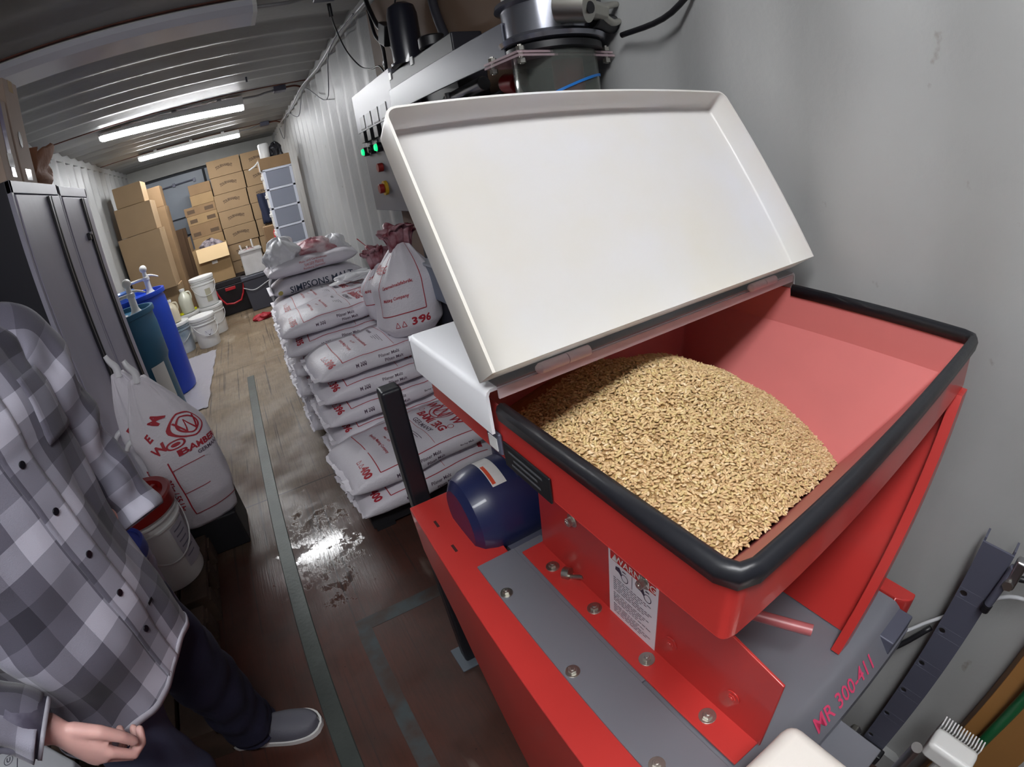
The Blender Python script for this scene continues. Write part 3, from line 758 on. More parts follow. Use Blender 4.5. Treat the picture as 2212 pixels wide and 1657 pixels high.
# crumpled, half empty sack on top of them
def wad(name, c, rx, ry, h, seed, mt, parent=None, amp=.35, nu=56, nv=26, flat=.0, fold=9):
    m = MB(); c = Vector(c)
    def f(a, b):
        th = 2 * PI * a; ph = PI / 2 * b
        r = math.cos(ph) ** .7; z = math.sin(ph)
        d = 1 + amp * (noise.noise(Vector((math.cos(th) * 1.6 + seed, math.sin(th) * 1.6, z * 1.8))) + .5 * abs(noise.noise(Vector((math.cos(th) * 4 + seed, math.sin(th) * 4, z * 4)))) + .12 * math.sin(fold * th + 6 * z + seed))
        return c + Vector((rx * r * math.cos(th) * d, ry * r * math.sin(th) * d, h * z * (1 + .5 * amp * noise.noise(Vector((math.cos(th) * 2, math.sin(th) * 2 + seed, 3))))))
    m.grid(f, nu, nv, closeu=True)
    m.f.append([j for j in range(nu)][::-1]); m.m.append(0)
    return m.build(name, mt, parent, smooth='all')
t = thing('malt_sack', 'half empty malt sack with a crumpled open white mouth, on top of the blue-lettered sacks', 'sack', g1)
s = Sack(21, .66, .44, .12); m = MB(); m.ring([[s.P(-1 + 2 * i / 40, 2 * PI * j / 32) + Vector((.745, 3.80, .866)) for j in range(32)] for i in range(41)]); m.build('sack_body', M_sack, t, smooth='all')
sd0 = s.side(.002); m = MB()
for r_, tx in ((.030, 'Malz- und Caramelmalz'), (.008, 'Specialty Malting'), (-.014, 'Bamberg Germany')): put_text(m, tx, .021, lambda x, y: sd0(x + .0, y + r_) + Vector((.745, 3.80, .866)), bold=.0005)
m.build('faded_lettering', mat('faded_ink', (206, 150, 158), .5), t)
M_film = mat('white_film', (232, 232, 236), .35, bump=.2, bscale=50)
M_film2 = mat('white_film_printed', (216, 196, 200), .4, bump=.3, bscale=60, var=.5, vscale=14, var2=(178, 92, 104))
wad('crumpled_mouth', (.56, 3.78, .955), .13, .13, .19, 3.3, M_film, t, .5)
wad('crumpled_film', (.80, 3.80, .955), .16, .13, .12, 7.3, M_film2, t, .45)
wad('crumpled_corner', (.95, 3.82, .945), .10, .12, .12, 2.3, M_film, t, .4)
m = MB(); m.grid(lambda a, b: (.45 - .05 * b + .01 * math.sin(b * 9), 3.62 + .20 * a, .96 - .22 * b + .012 * math.sin(a * 11 + b * 3)), 10, 10); m.build('hanging_corner', M_film, t, solid=.003, smooth='all')
wad('malt_sack_flap', (.95, 3.30, .795), .13, .08, .045, 5.1, M_film, None, .6)
o = bpy.data.objects['malt_sack_flap']; o.name = 'crumpled_film'; tag(o, 'ruffled strip of pale film lying at the wall end of the bright flat malt sack', 'plastic film')
# ---- two open sacks standing on the column marked 396
def standing_sack(base, rx, ry, h, seed, label, number, lean=(0, 0), mouth='open', rot=0.):
    bx, by, bz = base; rnd = random.Random(seed)
    t = thing('open_malt_sack', label, 'sack', 'open malt sacks')
    def f(a, v, off=0.):
        th = 2 * PI * a + rot
        k = v
        prof = (1 - max(0, .12 - k) / .12 * .28) * (1.0 - .70 * max(0, (k - .62) / .38) ** 1.3)
        fold = .05 * max(0, k - .35) * (math.sin(9 * th + seed) + .6 * math.sin(17 * th + 2 * seed + 4 * k))
        rough = .05 * noise.noise(Vector((math.cos(th) * 2 + seed, math.sin(th) * 2, k * 4)))
        r = prof + fold + rough
        c, s_ = math.cos(th), math.sin(th)
        e = 2 / 2.6
        X = sgn(c) * abs(c) ** e * (rx * r + off); Yv = sgn(s_) * abs(s_) ** e * (ry * r + off)
        return Vector((bx + X + lean[0] * k, by + Yv + lean[1] * k, bz + h * k * (1 - .05 * math.cos(th * 2))))
    m = MB(); m.grid(lambda a, b: f(a, b), 72, 36, closeu=True); m.f.append(list(range(72))[::-1]); m.m.append(0)
    m.build('sack_body', M_sack, t, smooth='all')
    # mouth: gathered ruffle
    m = MB()
    def g(a, v):
        th = 2 * PI * a; p = f(a, 1.0); rn = noise.noise(Vector((math.cos(th) * 3 + seed, math.sin(th) * 3, v * 2.5)))
        rad = .035 * v + .05 * rn * v + .008 * v * math.sin(17 * th + seed * 2)
        d = Vector((math.cos(th + rot), math.sin(th + rot), 0))
        return p + d * rad + Vector((0, 0, .085 * math.sin(v * 2.1) + .03 * rn * v))
    m.grid(g, 88, 10, closeu=True)
    m.build('gathered_mouth', mat('mouth_film', (188, 150, 158), .4, bump=.3, bscale=60, var=.6, vscale=16, var2=(124, 50, 62)), t, smooth='all', solid=.002)
    # print on the face towards the camera and mill: page centred on direction A0
    A0 = (-.62 * PI - rot) / (2 * PI)
    circ = 2 * PI * (rx + ry) / 2 * 1.08
    pg = lambda x, y: f(A0 + x / circ, (y + .335) / h, .003)
    m = MB()
    for p, q in (((-.13, -.215), (.09, -.215)), ((.09, -.215), (.09, .10)), ((-.13, -.215), (-.13, .06))): lineg(m, p, q, .004, pg, n=12)
    put_text(m, number, .046, lambda x, y: pg(x + .07, y - .262), bold=.0016)
    for k in (0, 1):
        cx = -.035 + k * .035
        for a, b in (((cx - .012, -.275), (cx + .012, -.275)), ((cx + .012, -.275), (cx, -.25)), ((cx, -.25), (cx - .012, -.275))): lineg(m, a, b, .003, pg, n=2)
    put_text(m, 'Caramelmalzfabrik', .020, lambda x, y: pg(x - .02, y - .08), bold=.0004, sx=1.05)
    put_text(m, 'Malting Company', .020, lambda x, y: pg(x - .03, y - .14), bold=.0004)
    put_text(m, 'BAMBERG', .045, lambda x, y: pg(x - .20, y + .0), bold=.001)
    m.build('printed_lettering', M_ink, t)
    return t
zc = .10 + TH * 5 - .012
standing_sack((.975, 2.315, zc + .012), .160, .140, .41, 4, 'upright open malt sack with number 396 low on its front, nearer of the two', '396', (.03, .02))
standing_sack((.985, 2.60, zc + .012), .14, .10, .30, 9, 'upright open malt sack half hidden behind the one numbered 396', '395', (-.03, .0), rot=.4)
# ---- two tied sacks by the lockers
def tied_sack(base, yaw, w, d, h, seed, label):
    t = thing('tied_malt_sack', label, 'sack', 'tied malt sacks by the lockers', base); t.rotation_euler = (0, 0, yaw)
    def f(a, v, off=0.):
        th = 2 * PI * a; c, s_ = math.cos(th), math.sin(th)
        W_ = w / 2 * (1 - .18 * max(0, .2 - v) / .2) * (1 - .80 * max(0, (v - .62) / .38) ** 1.25); D_ = d / 2 * (.45 + .55 * min(1, v / .2)) * (1 - .9 * max(0, (v - .45) / .55) ** 1.1)
        wr = .010 * noise.noise(Vector((c * 2 + seed, s_ * 2, v * 5))) + .006 * max(0, v - .5) * math.sin(13 * th + seed)
        X = sgn(c) * abs(c) ** .75 * (W_ + off) + wr; Y = sgn(s_) * abs(s_) ** .8 * (max(.012, D_) + off) + wr
        X += -.045 * w / .34 * max(0, v - .55) / .45
        return Vector((X, Y, h * v + .006 * math.cos(th * 2) * (v < .1)))
    m = MB(); m.grid(lambda a, b: f(a, b), 64, 40, closeu=True); m.f.append(list(range(64))[::-1]); m.m.append(0); m.f.append([64 * 40 + j for j in range(64)]); m.m.append(0)
    m.build('sack_body', M_sack, t, smooth='all')
    top = f(.25, 1.0); top.y = 0
    m = MB(); m.tube([top + Vector((.0, 0, -.02)), top + Vector((.004, 0, .02)), top + Vector((-.012, 0, .055)), top + Vector((-.02, .005, .085))], lambda q: .020 - .010 * q, 10); m.build('tied_ear', M_film, t, smooth='all')
    e = f(.5, .68); m = MB(); m.tube([e + Vector((.02, 0, 0)), e + Vector((-.015, 0, -.01)), e + Vector((-.035, 0, -.03))], lambda q: .014 - .004 * q, 8); m.build('side_ear', M_film, t, smooth='all')
    pg = lambda x, y: f(.75 + x / (2 * PI * w * .34), (y + h * .45) / h, .004)
    m = MB()
    for r in (.058, .042): ringg(m, .055, .15, r - .006, r, pg, n=36)
    zz = [(.012, .175), (.034, .12), (.055, .175), (.076, .12), (.098, .175)]
    for a, b in zip(zz[:-1], zz[1:]): lineg(m, a, b, .006, pg, n=3)
    for ch, cx, cy, an in (('W', -.035, .10, -.9), ('E', -.055, .155, -1.4), ('M', -.01, .215, -2.2)):
        put_text(m, ch, .048, lambda x, y: pg(cx + x * math.cos(-an * .4) - y * math.sin(-an * .4), cy + x * math.sin(-an * .4) + y * math.cos(-an * .4)), bold=.0018)
    put_text(m, 'BAMBERG', .036, lambda x, y: pg(x + .075, y + .055), bold=.0012)
    put_text(m, '25kg / 55 Lbs', .036, lambda x, y: pg(-.060 + y, -.115 - x), bold=.0008, sx=.85)
    ringg(m, .0, .095, .013, .018, pg, n=20); ringg(m, .0, .095, .0, .007, pg, n=16)
    lineg(m, (-.030, .04), (-.030, -.24), .004, pg, n=16); lineg(m, (-.030, -.24), (.14, -.24), .004, pg, n=10); lineg(m, (-.030, .0), (.05, .0), .003, pg); lineg(m, (-.030, -.12), (.03, -.12), .003, pg)
    m.build('printed_lettering', M_ink, t)
    m = MB(); put_text(m, 'GERMANY', .022, lambda x, y: pg(x + .085, y + .025), bold=.0004); m.build('product_lettering', M_ink2, t)
    return t
tied_sack((-.235, 2.14, .192), math.radians(14), .33, .19, .72, 5, 'tied malt sack showing 25kg / 55 Lbs, nearest the walkway')
tied_sack((-.352, 2.275, .192), math.radians(24), .26, .13, .74, 12, 'tied malt sack behind the one showing 25kg / 55 Lbs, against the dark lockers')
M_palwood = mat('pallet_wood', (84, 66, 54), .8, var=.4, vscale=9, bump=.3, bscale=40)
pallet('pallet', -1.10, -.31, 1.04, 1.62, .14, M_palwood, 'worn wooden pallet near the person, under the translucent white jugs')
pallet('pallet', -1.10, -.29, 1.66, 2.09, .14, M_palwood, 'worn wooden pallet under the red-lidded bucket')
m = MB(); m.box(-.50, -.12, 2.10, 2.38, .001, .190); o = m.build('plastic_crate', M_palblack, None, bevel=.01); tag(o, 'low black crate under the two tied malt sacks', 'crate')
# ================================================================== LOCKERS AND THINGS ON THEM
M_lock = mat('locker_charcoal', (160, 158, 174), .42, metal=.0, bump=.05, bscale=30, var=.06, vscale=5)
M_lockd = mat('locker_handle_dark', (26, 26, 32), .4)
def locker(y0, y1, h, label, lock=False):
    t = thing('steel_locker', label, 'locker', 'dark steel lockers')
    x0, x1 = -1.12, -.505
    m = MB(); m.box(x0, x1 - .02, y0, y1, .001, h); m.build('carcass', mat('locker_shade_dark', (26, 25, 36), .5), t, bevel=.002)  # carcass far darker than the front: shade on its side painted in
    m = MB(); m.box(x1 - .02, x1, y0, y0 + .022, .001, h); m.box(x1 - .02, x1, y1 - .022, y1, .001, h); m.box(x1 - .02, x1, y0, y1, h - .05, h); m.box(x1 - .02, x1, y0, y1, .001, .06)
    m.build('front_frame', M_lock, t, bevel=.002)
    d = MB(); d.box(x1 - .018, x1 + .004, y0 + .026, y1 - .026, .07, h - .056); do = d.build('door', M_lock, t, bevel=.003)
    yh = y0 + (y1 - y0) * .70
    k = MB(); k.box(x1 + .004, x1 + .016, yh - .028, yh - .006, .075, h - .062); k.box(x1 + .004, x1 + .016, yh + .006, yh + .02, .075, h - .062); k.box(x1 + .004, x1 + .007, yh - .028, yh + .02, .075, h - .062)
    k.build('handle_channel', M_lockd, do, bevel=.002)
    if lock:
        k = MB(); k.box(x1 + .004, x1 + .02, yh - .10, yh - .07, 1.50, 1.54); k.build('lock_case', M_lockd, do, bevel=.003); k = MB(); k.cyl((x1 + .02, yh - .085, 1.535), (x1 + .032, yh - .085, 1.535), .009, n=16); k.build('lock_knob', M_steel, do)
    return t
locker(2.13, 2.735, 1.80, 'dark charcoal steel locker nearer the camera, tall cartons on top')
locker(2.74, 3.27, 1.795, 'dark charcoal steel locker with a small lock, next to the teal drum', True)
M_cart1 = mat('carton_pale', (176, 156, 142), .75, var=.08)
def carton(name, x0, x1, y0, y1, z0, z1, label, mt=M_card, group=None, parent=None, tape=True):
    t = thing(name, label, 'carton', group, loc=((x0 + x1) / 2, (y0 + y1) / 2, z0))
    w, d, h = x1 - x0, y1 - y0, z1 - z0
    m = MB(); m.box(-w / 2, w / 2, -d / 2, d / 2, 0, h); m.build('carton_body', mt, t, bevel=.004)
    if tape:
        m = MB(); m.box(-w / 2 - .0006, w / 2 + .0006, -.025, .025, h - .05, h + .0006); m.build('packing_tape', mat('packing_tape', (198, 172, 128), .25, coat=.3), t)
    return t
t = carton('carton', -1.02, -.515, 2.145, 2.315, 1.80, 2.14, 'tall narrow pale carton with purple tape on the nearer locker', M_cart1, 'cartons on the lockers')
m = MB(); m.box(.2526, .2536, -.012, .030, .02, .33); m.build('purple_tape', mat('purple_tape', (118, 104, 150), .3, coat=.5), t)
m = MB(); m.box(.2530, .2542, -.02, .035, .06, .115); m.build('tape_glare', mat('tape_glare_white', (225, 222, 226), .12, coat=1.), t)  # near-white patch paints the glare on the tape
t = carton('carton', -1.02, -.515, 2.335, 2.50, 1.80, 2.25, 'tall narrow tan carton with an oval hand hole on the nearer locker', M_cart1, 'cartons on the lockers')
m = MB(); m.lathe([(.018, 0), (.018, .001)], (.2532, -.01, .19), 20, M=Matrix.Rotation(PI / 2, 4, 'Y') @ Matrix.Scale(2.0, 4, (1, 0, 0))); m.build('hand_hole', M_lockd, t)
m = MB(); m.box(.2530, .2542, -.04, .025, .012, .06); m.build('tape_glare', mat('tape_glare_white', (225, 222, 226), .12, coat=1.), t)  # tape glare painted as a pale patch here too
# crumpled paper bag
t = thing('paper_bag', 'crumpled brown paper bag on the lockers behind the cartons', 'paper bag', loc=(-.66, 2.72, 1.80))
def pbf(a, b):
    th = 2 * PI * a; c, s_ = math.cos(th), math.sin(th)
    r = 1 - .25 * max(0, b - .5)
    n_ = noise.noise(Vector((c * 2, s_ * 2, b * 3)))
    return Vector((sgn(c) * abs(c) ** .6 * .10 * r + .03 * n_ + .05 * b, sgn(s_) * abs(s_) ** .6 * .13 * r + .03 * n_ + .05 * b, .20 * b + .03 * n_ * b + .02 * math.sin(2 * th) * b))
m = MB(); m.grid(pbf, 40, 12, closeu=True); m.f.append(list(range(40))[::-1]); m.m.append(0); m.build('bag_body', mat('kraft_paper', (150, 104, 78), .75, bump=.3, bscale=30), t, solid=.002, smooth=True, angle=25)
# ================================================================== DRUMS WITH PUMPS
def pump(root, x, y, z, rot=0., h=.25):
    o = empty('hand_pump', (x, y, z)); o.parent = root; o.rotation_euler = (0, 0, rot)
    W_ = mat('pump_white', (228, 226, 222), .35)
    m = MB(); m.lathe([(.05, -.002), (.05, .015), (.036, .03), (.028, .05), (.026, .13), (.032, .135), (.032, .16), (.022, .165), (.018, .21)], n=24); m.build('pump_body', W_, o, smooth=True, angle=40)
    m = MB(); m.lathe([(.003, -.034)] + [(.034 * math.cos(a), .034 * math.sin(a)) for a in [(-80 + 160 * i / 10) * PI / 180 for i in range(11)]] + [(.003, .034)], (0, 0, .235), 20); m.build('pump_knob', W_, o, smooth='all')
    m = MB(); m.tube([(0, 0, .15), (-.06, 0, .152), (-.17, 0, .15), (-.19, 0, .145), (-.195, 0, .11)], .013, 12); m.build('spout', W_, o, smooth='all')
    m = MB(); m.tube([(.0, 0, .17), (.05, 0, .165), (.11, -.02, .135)], lambda q: .011 - .005 * q, 10); m.build('lever', W_, o, smooth='all')
    return o
def drum(x, y, r, h, mt, label, name='plastic_drum', label_col=None, step=True, n=48):
    t = thing(name, label, 'drum', 'plastic drums', loc=(x, y, 0))
    if step: prof = [(r * .80, .001), (r * .90, .02), (r * .93, .06), (r * .93, h * .55), (r * .95, h * .57), (r, h * .60), (r, h * .86), (r * .98, h * .90), (r * .97, h * .955)]
    else: prof = [(r * .88, .001), (r * .96, .015), (r * .985, .05), (r, h * .40), (r, h * .80), (r * .985, h * .92), (r * .95, h * .955)]
    m = MB(); m.lathe(prof, n=n); m.build('drum_body', mt, t, smooth=True, angle=40)
    m = MB(); m.ring([[( rr_ * math.cos(2 * PI * i / n), rr_ * math.sin(2 * PI * i / n), zz) for i in range(n)] for rr_, zz in ((r * .92, h * .955), (r * 1.03, h * .96), (r * 1.04, h * .975), (r * 1.03, h), (r * .95, h), (r * .93, h * .965), (.01, h * .962))]); m.build('drum_rim', mt, t, smooth=True, angle=40)
    return t
M_teal = mat('teal_plastic', (44, 104, 138), .38, var=.08, vscale=3)
M_blue = mat('blue_plastic', (16, 66, 190), .35, var=.06, vscale=3)
t = drum(-.745, 3.98, .275, .945, M_teal, 'teal plastic drum with a white hand pump beside the lockers')
m = MB(); m.grid(lambda a, b: (.2655 * math.cos(-.95 + .5 * a) * 1.0, .2655 * math.sin(-.95 + .5 * a) * 1.0, .26 + .28 * b), 8, 2); m.build('paper_label', M_plastic, t)
m = MB(); m.grid(lambda a, b: (.2655 * math.cos(-1.75 + .25 * a) * .99, .2655 * math.sin(-1.75 + .25 * a) * .99, .24 + .26 * b), 8, 2); m.build('paper_label', M_plastic, t)
pump(t, .16, -.04, .91, .25)
m = MB(); m.lathe([(.09, -.001), (.085, .02), (.03, .03), (.028, .05)], (.02, -.10, .912), 24); m.build('funnel', M_plastic, t, smooth=True)
t = drum(-.775, 4.85, .285, .955, M_blue, 'bright blue plastic drum with a white hand pump behind the teal one', step=False)
pump(t, .17, -.02, .92, .1)
m = MB(); m.ring([[(-.05 + r_ * math.cos(2 * PI * i / 30), -.12 + r_ * math.sin(2 * PI * i / 30), z) for i in range(30)] for r_, z in ((.03, .0), (.10, .0), (.11, .10), (.10, .10), (.03, .02))], 0, True)
o = m.build('plastic_tub', mat('blue_clear', (110, 150, 214), .2, alpha=.75), None, smooth=True, loc=(-.775, 4.85, .925)); tag(o, 'small translucent pale blue tub lying on the bright blue drum', 'tub')
# clear plastic film on the floor
rnd = random.Random(5)
m = MB(); m.grid(lambda a, b: (-.66 + (.30 + .05 * b) * a + .02 * noise.noise(Vector((b * 9, a * 2, 0))), 4.1 + 1.75 * b + .03 * noise.noise(Vector((a * 7, b * 3, 2))), .006 + .008 * abs(noise.noise(Vector((a * 9, b * 22, 1))))), 24, 50)
o = m.build('plastic_film', mat('floor_film', (178, 174, 180), .28, bump=.4, bscale=30, alpha=.85), None, smooth='all', solid=.001); tag(o, 'sheet of crinkled pale plastic film lying on the floor beside the drums', 'plastic film')
# ================================================================== BUCKETS AND JUGS
def bucket(x, y, z, label, mt=M_plastic, lidm=None, r=.15, h=.37, lid=True, group='white buckets', handle=True, rot=0., fill=None, cat='bucket'):
    t = thing('bucket', label, cat, group, loc=(x, y, z)); t.rotation_euler = (0, 0, rot)
    m = MB(); m.lathe([(r * .86, .001), (r * .88, .01), (r * .95, h * .74), (r * 1.02, h * .745), (r * 1.02, h * .765), (r * .96, h * .77), (r * .97, h * .84), (r * 1.03, h * .845), (r * 1.03, h * .865), (r * .97, h * .87), (r * .99, h * .95)], n=40)
    m.build('bucket_body', mt, t, smooth=True, angle=40)
    if lid:
        m = MB(); m.lathe([(r * 1.0, h * .90), (r * 1.05, h * .905), (r * 1.06, h * .985), (r * 1.04, h), (r * .98, h), (r * .96, h * .985), (.01, h * .985)], n=40); m.build('lid', lidm or mt, t, smooth=True, angle=40)
    if handle:
        m = MB(); m.tube([(r * 1.03 * math.cos(a), -r * 1.06 * abs(math.sin(a)) * .9 - .01, h * .80 - .16 * math.sin(a)) for a in [PI * i / 10 for i in range(11)]], .0035, 8, sub=3); m.build('wire_handle', M_steel if mt != M_plastic else mat('bail_white', (214, 214, 214), .4), t, smooth='all')
    return t
t = bucket(-.395, 6.18, 0, 'white lidded bucket with a black hazard triangle, frontmost on the floor', rot=.5)
m = MB(); bf_ = lambda x, y: (.1450 * math.sin(x / .14), -.1450 * math.cos(x / .14), .17 + y)
m.grid(lambda a, b: bf_(-.075 + .10 * a + (.0) , 0 + .07 * (b - .5)), 6, 2, 0); m.v = [tuple(Vector(v) * 1) for v in m.v]; m.build('hazard_label', mat('label_offwhite', (214, 214, 218), .4), t)
bf2 = lambda x, y: (.1465 * math.sin(x / .14), -.1465 * math.cos(x / .14), .17 + y)
m = MB(); m.add([bf2(-.065, .03), bf2(.015, .03), bf2(-.025, -.035)], [(0, 1, 2)]); m.build('hazard_triangle', mat('black_ink', (24, 26, 34), .5), t)
bucket(-.30, 6.72, 0, 'lower white bucket of the stacked pair behind the hazard bucket', rot=.3)
t = bucket(-.31, 6.72, .371, 'upper white bucket of the stacked pair, near the black toolbox', rot=.2)
m = MB(); m.grid(lambda a, b: (.144 * math.sin(-.1 + .5 * a), -.144 * math.cos(-.1 + .5 * a), .06 + .16 * b), 6, 2); m.build('faded_label', mat('faded_label', (176, 172, 150), .5), t)
bucket(-.60, 6.70, 0, 'white bucket directly under the clear jug with yellowish liquid')
bucket(-.715, 6.28, 0, 'white bucket with a blue-grey base beside the bright blue drum', mat('bucket_bluish', (204, 212, 220), .35, var=.5, vscale=4, var2=(110, 134, 150)), M_plastic)
def jug(x, y, z, label, mt, r=.09, h=.30, capm=None):
    t = thing('jug', label, 'jug', 'plastic jugs', loc=(x, y, z))
    m = MB(); m.lathe([(r * .85, .001), (r, .015), (r, h * .55), (r * .85, h * .70), (r * .35, h * .88), (r * .33, h * .94)], n=28); m.build('jug_body', mt, t, smooth=True, angle=50)
    m = MB(); m.lathe([(r * .40, h * .91), (r * .40, h), (.002, h)], n=20); m.build('cap', capm or M_plastic, t, smooth=True, angle=40)
    m = MB(); m.tube([(r * .45, 0, h * .84), (r * .95, 0, h * .80), (r * 1.05, 0, h * .62), (r * .9, 0, h * .5)], .011, 8); m.build('grip', mt, t, smooth='all')
    return t
M_jug = mat('clear_jug', (224, 224, 204), .2, alpha=.9); M_yel = mat('yellow_cap', (222, 220, 20), .4)
jug(-.575, 6.66, .371, 'clear jug with pale yellowish liquid standing on a white bucket', M_jug, .085, .30)
jug(-.715, 6.28, .371, 'off-white cloudy jug on the bluish-based bucket', mat('cloudy_jug', (206, 196, 170), .35), .08, .27)
for x, y in ((-.66, 6.62), (-.50, 6.74)):
    m = MB(); m.lathe([(.03, .0), (.03, .022), (.002, .022)], (x, y, .371), 20); o = m.build('screw_cap', M_yel, None, smooth=True, angle=40); tag(o, 'loose bright yellow screw cap on the bucket lid, %s of the clear jug' % ('locker side' if x < -.6 else 'toolbox side'), 'cap', 'yellow caps')
# red lidded bucket and milky jugs by the person
t = bucket(-.430, 1.885, .142, 'white bucket with a dark red screw lid on the wooden pallet', r=.145, h=.37, lid=False, rot=.6)
M_redlid = mat('dark_red_lid', (138, 26, 24), .3, coat=.4)
m = MB(); r = .155; n = 48
m.ring([[(q * math.cos(2 * PI * i / n), q * math.sin(2 * PI * i / n), z) for i in range(n)] for q, z in ((r * .98, .335), (r * 1.02, .338), (r * 1.03, .385), (r * .98, .392), (r * .82, .388), (r * .78, .360), (.005, .358))]); lo = m.build('lid', M_redlid, t, smooth=True, angle=40)
m = MB()
for a in (.3, .3 + PI / 2): 
    m.box(-.118, .118, -.012, .012, .357, .378, M=Matrix.Rotation(a, 4, 'Z'))
m.build('lid_ribs', M_redlid, lo, bevel=.003)
m = MB(); m.tube([(-.09, -.10, .392), (0, -.02, .40), (.05, .06, .394)], .004, 8); m.build('straw_strand', mat('straw', (198, 160, 140), .5), t, smooth='all')
m = MB(); m.grid(lambda a, b: (.1395 * math.sin(.2 + .8 * a), -.1395 * math.cos(.2 + .8 * a), .07 + .19 * b), 8, 2); lo = m.build('faded_label', mat('label_grey', (176, 172, 182), .5), t)
m = MB()
for i in range(6): m.grid(lambda a, b: (.1405 * math.sin(.3 + (.5 - .06 * (i % 3)) * a), -.1405 * math.cos(.3 + (.5 - .06 * (i % 3)) * a), .235 - .025 * i + .006 * b), 6, 1)
m.build('label_print', mat('label_grey_ink', (112, 110, 126), .5), lo)
M_milk = mat('milky_plastic', (172, 160, 178), .35, var=.08)
t = bucket(-.465, 1.49, .142, 'tall milky container with a blue lid rim beside the person\'s sleeve', M_milk, mat('blue_lid', (48, 60, 150), .35), r=.135, h=.43, handle=False, group='containers on the wooden pallet')
bucket(-.78, 1.82, .142, 'plain white bucket deeper on the wooden pallet behind the red-lidded one', r=.145, h=.37, group='containers on the wooden pallet')
# ================================================================== FAR END: CARTONS
M_cardp = mat('carton_brown', (150, 125, 94), .8, var=.08, vscale=4)
def printed(t, w, h, txt=None, arch=True):
    fn = planefn((0, -.2009, 0), (1, 0, 0), (0, 0, 1), .0006)
    m = MB()
    def afn(x, y):
        k = .022 * math.cos(x / (w * .42) * PI) if arch else 0
        s = 1 + .35 * abs(x) / (w * .3)
        return fn(x, h * .5 + y * s * .9 + k)
    put_text(m, txt or 'TOURNAMENT', .055, afn, bold=.003, sx=.66)
    m.build('printed_lettering', M_cardprint, t)
rowz = [2.18, 1.955, 1.685, 1.42, 1.19, .915, .66, .40, .13]
rowz = [2.18, 1.935, 1.68, 1.43, 1.18, .925, .67, .42, .17]
ordc = ['topmost', 'second', 'third', 'fourth', 'fifth', 'sixth', 'seventh', 'eighth']
def col(x0, x1, y, rows, prefix, print_=True, group=None, proto=None):
    pr = None
    for i in range(len(rows) - 1):
        z1, z0 = rows[i], rows[i + 1]
        lab = '%s %s' % (ordc[i], prefix)
        if pr is None:
            pr = carton('carton', x0, x1 - .006, y, y + .4, z0 + .002, z1 - .002, lab, M_cardp, group, tape=False)
            if print_: 
                e = empty('front_print', (0, 0, 0)); bpy.data.objects.remove(e)
                printed(pr, x1 - x0, z1 - z0)
            o = pr
        else:
            o = copy_tree(pr); o.location = ((x0 + x1 - .006) / 2 + .008 * math.sin(i * 2.1), y + .2 + .01 * math.sin(i * 1.3), z0 + .002); o['label'] = lab; o['group'] = group
    return pr
HB = .2505
rows = [.17 - .0 + HB * k for k in range(8, -1, -1)]
col(.085, .575, 7.98, rows, 'printed carton of the middle column against the end doors', group='printed cartons at the far end')
col(.585, 1.07, 8.0, rows, 'printed carton of the column nearest the corrugated wall', group='printed cartons at the far end')
rl = [1.915, 1.76, 1.61, 1.49, 1.35, 1.19]
for i, (x0, z1, z0) in enumerate(((-.25, 1.915, 1.765), (-.26, 1.763, 1.61), (-.39, 1.608, 1.485), (-.38, 1.483, 1.345), (-.38, 1.343, 1.15), (-.38, 1.148, .60), (-.38, .598, .02))):
    t = carton('carton', x0, .075, 8.02, 8.36, z0, z1, '%s plain carton of the uneven column between the doors and the printed cartons' % ordc[i], M_card if i % 2 else M_card2, 'plain cartons at the far end', tape=False)
    if i in (2, 3, 4):
        m = MB(); w = .075 - x0
        for a, b in ((-.42, -.18), (.14, .42)): m.box(a * w, b * w, -.1712, -.1702, .03, .085)
        m.build('smudged_print', M_cardprint, t)
m = MB(); m.box(.08, 1.08, 7.97, 8.42, .001, .168); o = m.build('pallet_base', M_palwood, None, bevel=.01); o.name = 'skid'; tag(o, 'wooden skid under the printed cartons at the far end', 'skid')
# left tall cartons
carton('carton', -1.03, -.685, 6.60, 7.0, 1.812, 2.055, 'topmost carton of the tall stack by the opposite wall, behind the buckets', M_cardp, 'cartons stacked behind the drums')
carton('carton', -1.07, -.625, 6.58, 7.03, 1.462, 1.808, 'second carton from the top of the tall stack behind the drums', M_cardp, 'cartons stacked behind the drums')
carton('carton', -1.12, -.60, 6.56, 7.05, .74, 1.458, 'large tall carton in the middle of the stack behind the drums', M_cardp, 'cartons stacked behind the drums')
carton('carton', -1.13, -.58, 6.70, 7.06, .001, .736, 'large carton on the floor at the foot of the stack behind the drums', M_cardp, 'cartons stacked behind the drums')
carton('carton', -.80, -.56, 7.30, 7.6, 1.72, 1.99, 'small brown carton peeking out behind the topmost carton of the stack', M_card2, 'cartons stacked behind the drums')
carton('carton', -.98, -.55, 7.25, 7.7, .001, 1.716, 'tall slim carton hidden behind the stack of big cartons', M_card2, 'cartons stacked behind the drums')
for i, x in enumerate((-.60, -.55)):
    m = MB(); m.box(-.06, .06, -.015, .015, 0, 1.35, M=Matrix.Rotation(-.10, 4, 'X')); o = m.build('wood_board', mat('old_wood', (132, 100, 72), .7, var=.3, vscale=5, stretch=(1, 1, .1)), None, loc=(x, 8.15 + .06 * i + .3, .004)); tag(o, 'weathered board leaning on the end doors, %s one' % ('outer' if i else 'inner'), 'board', 'leaning boards')
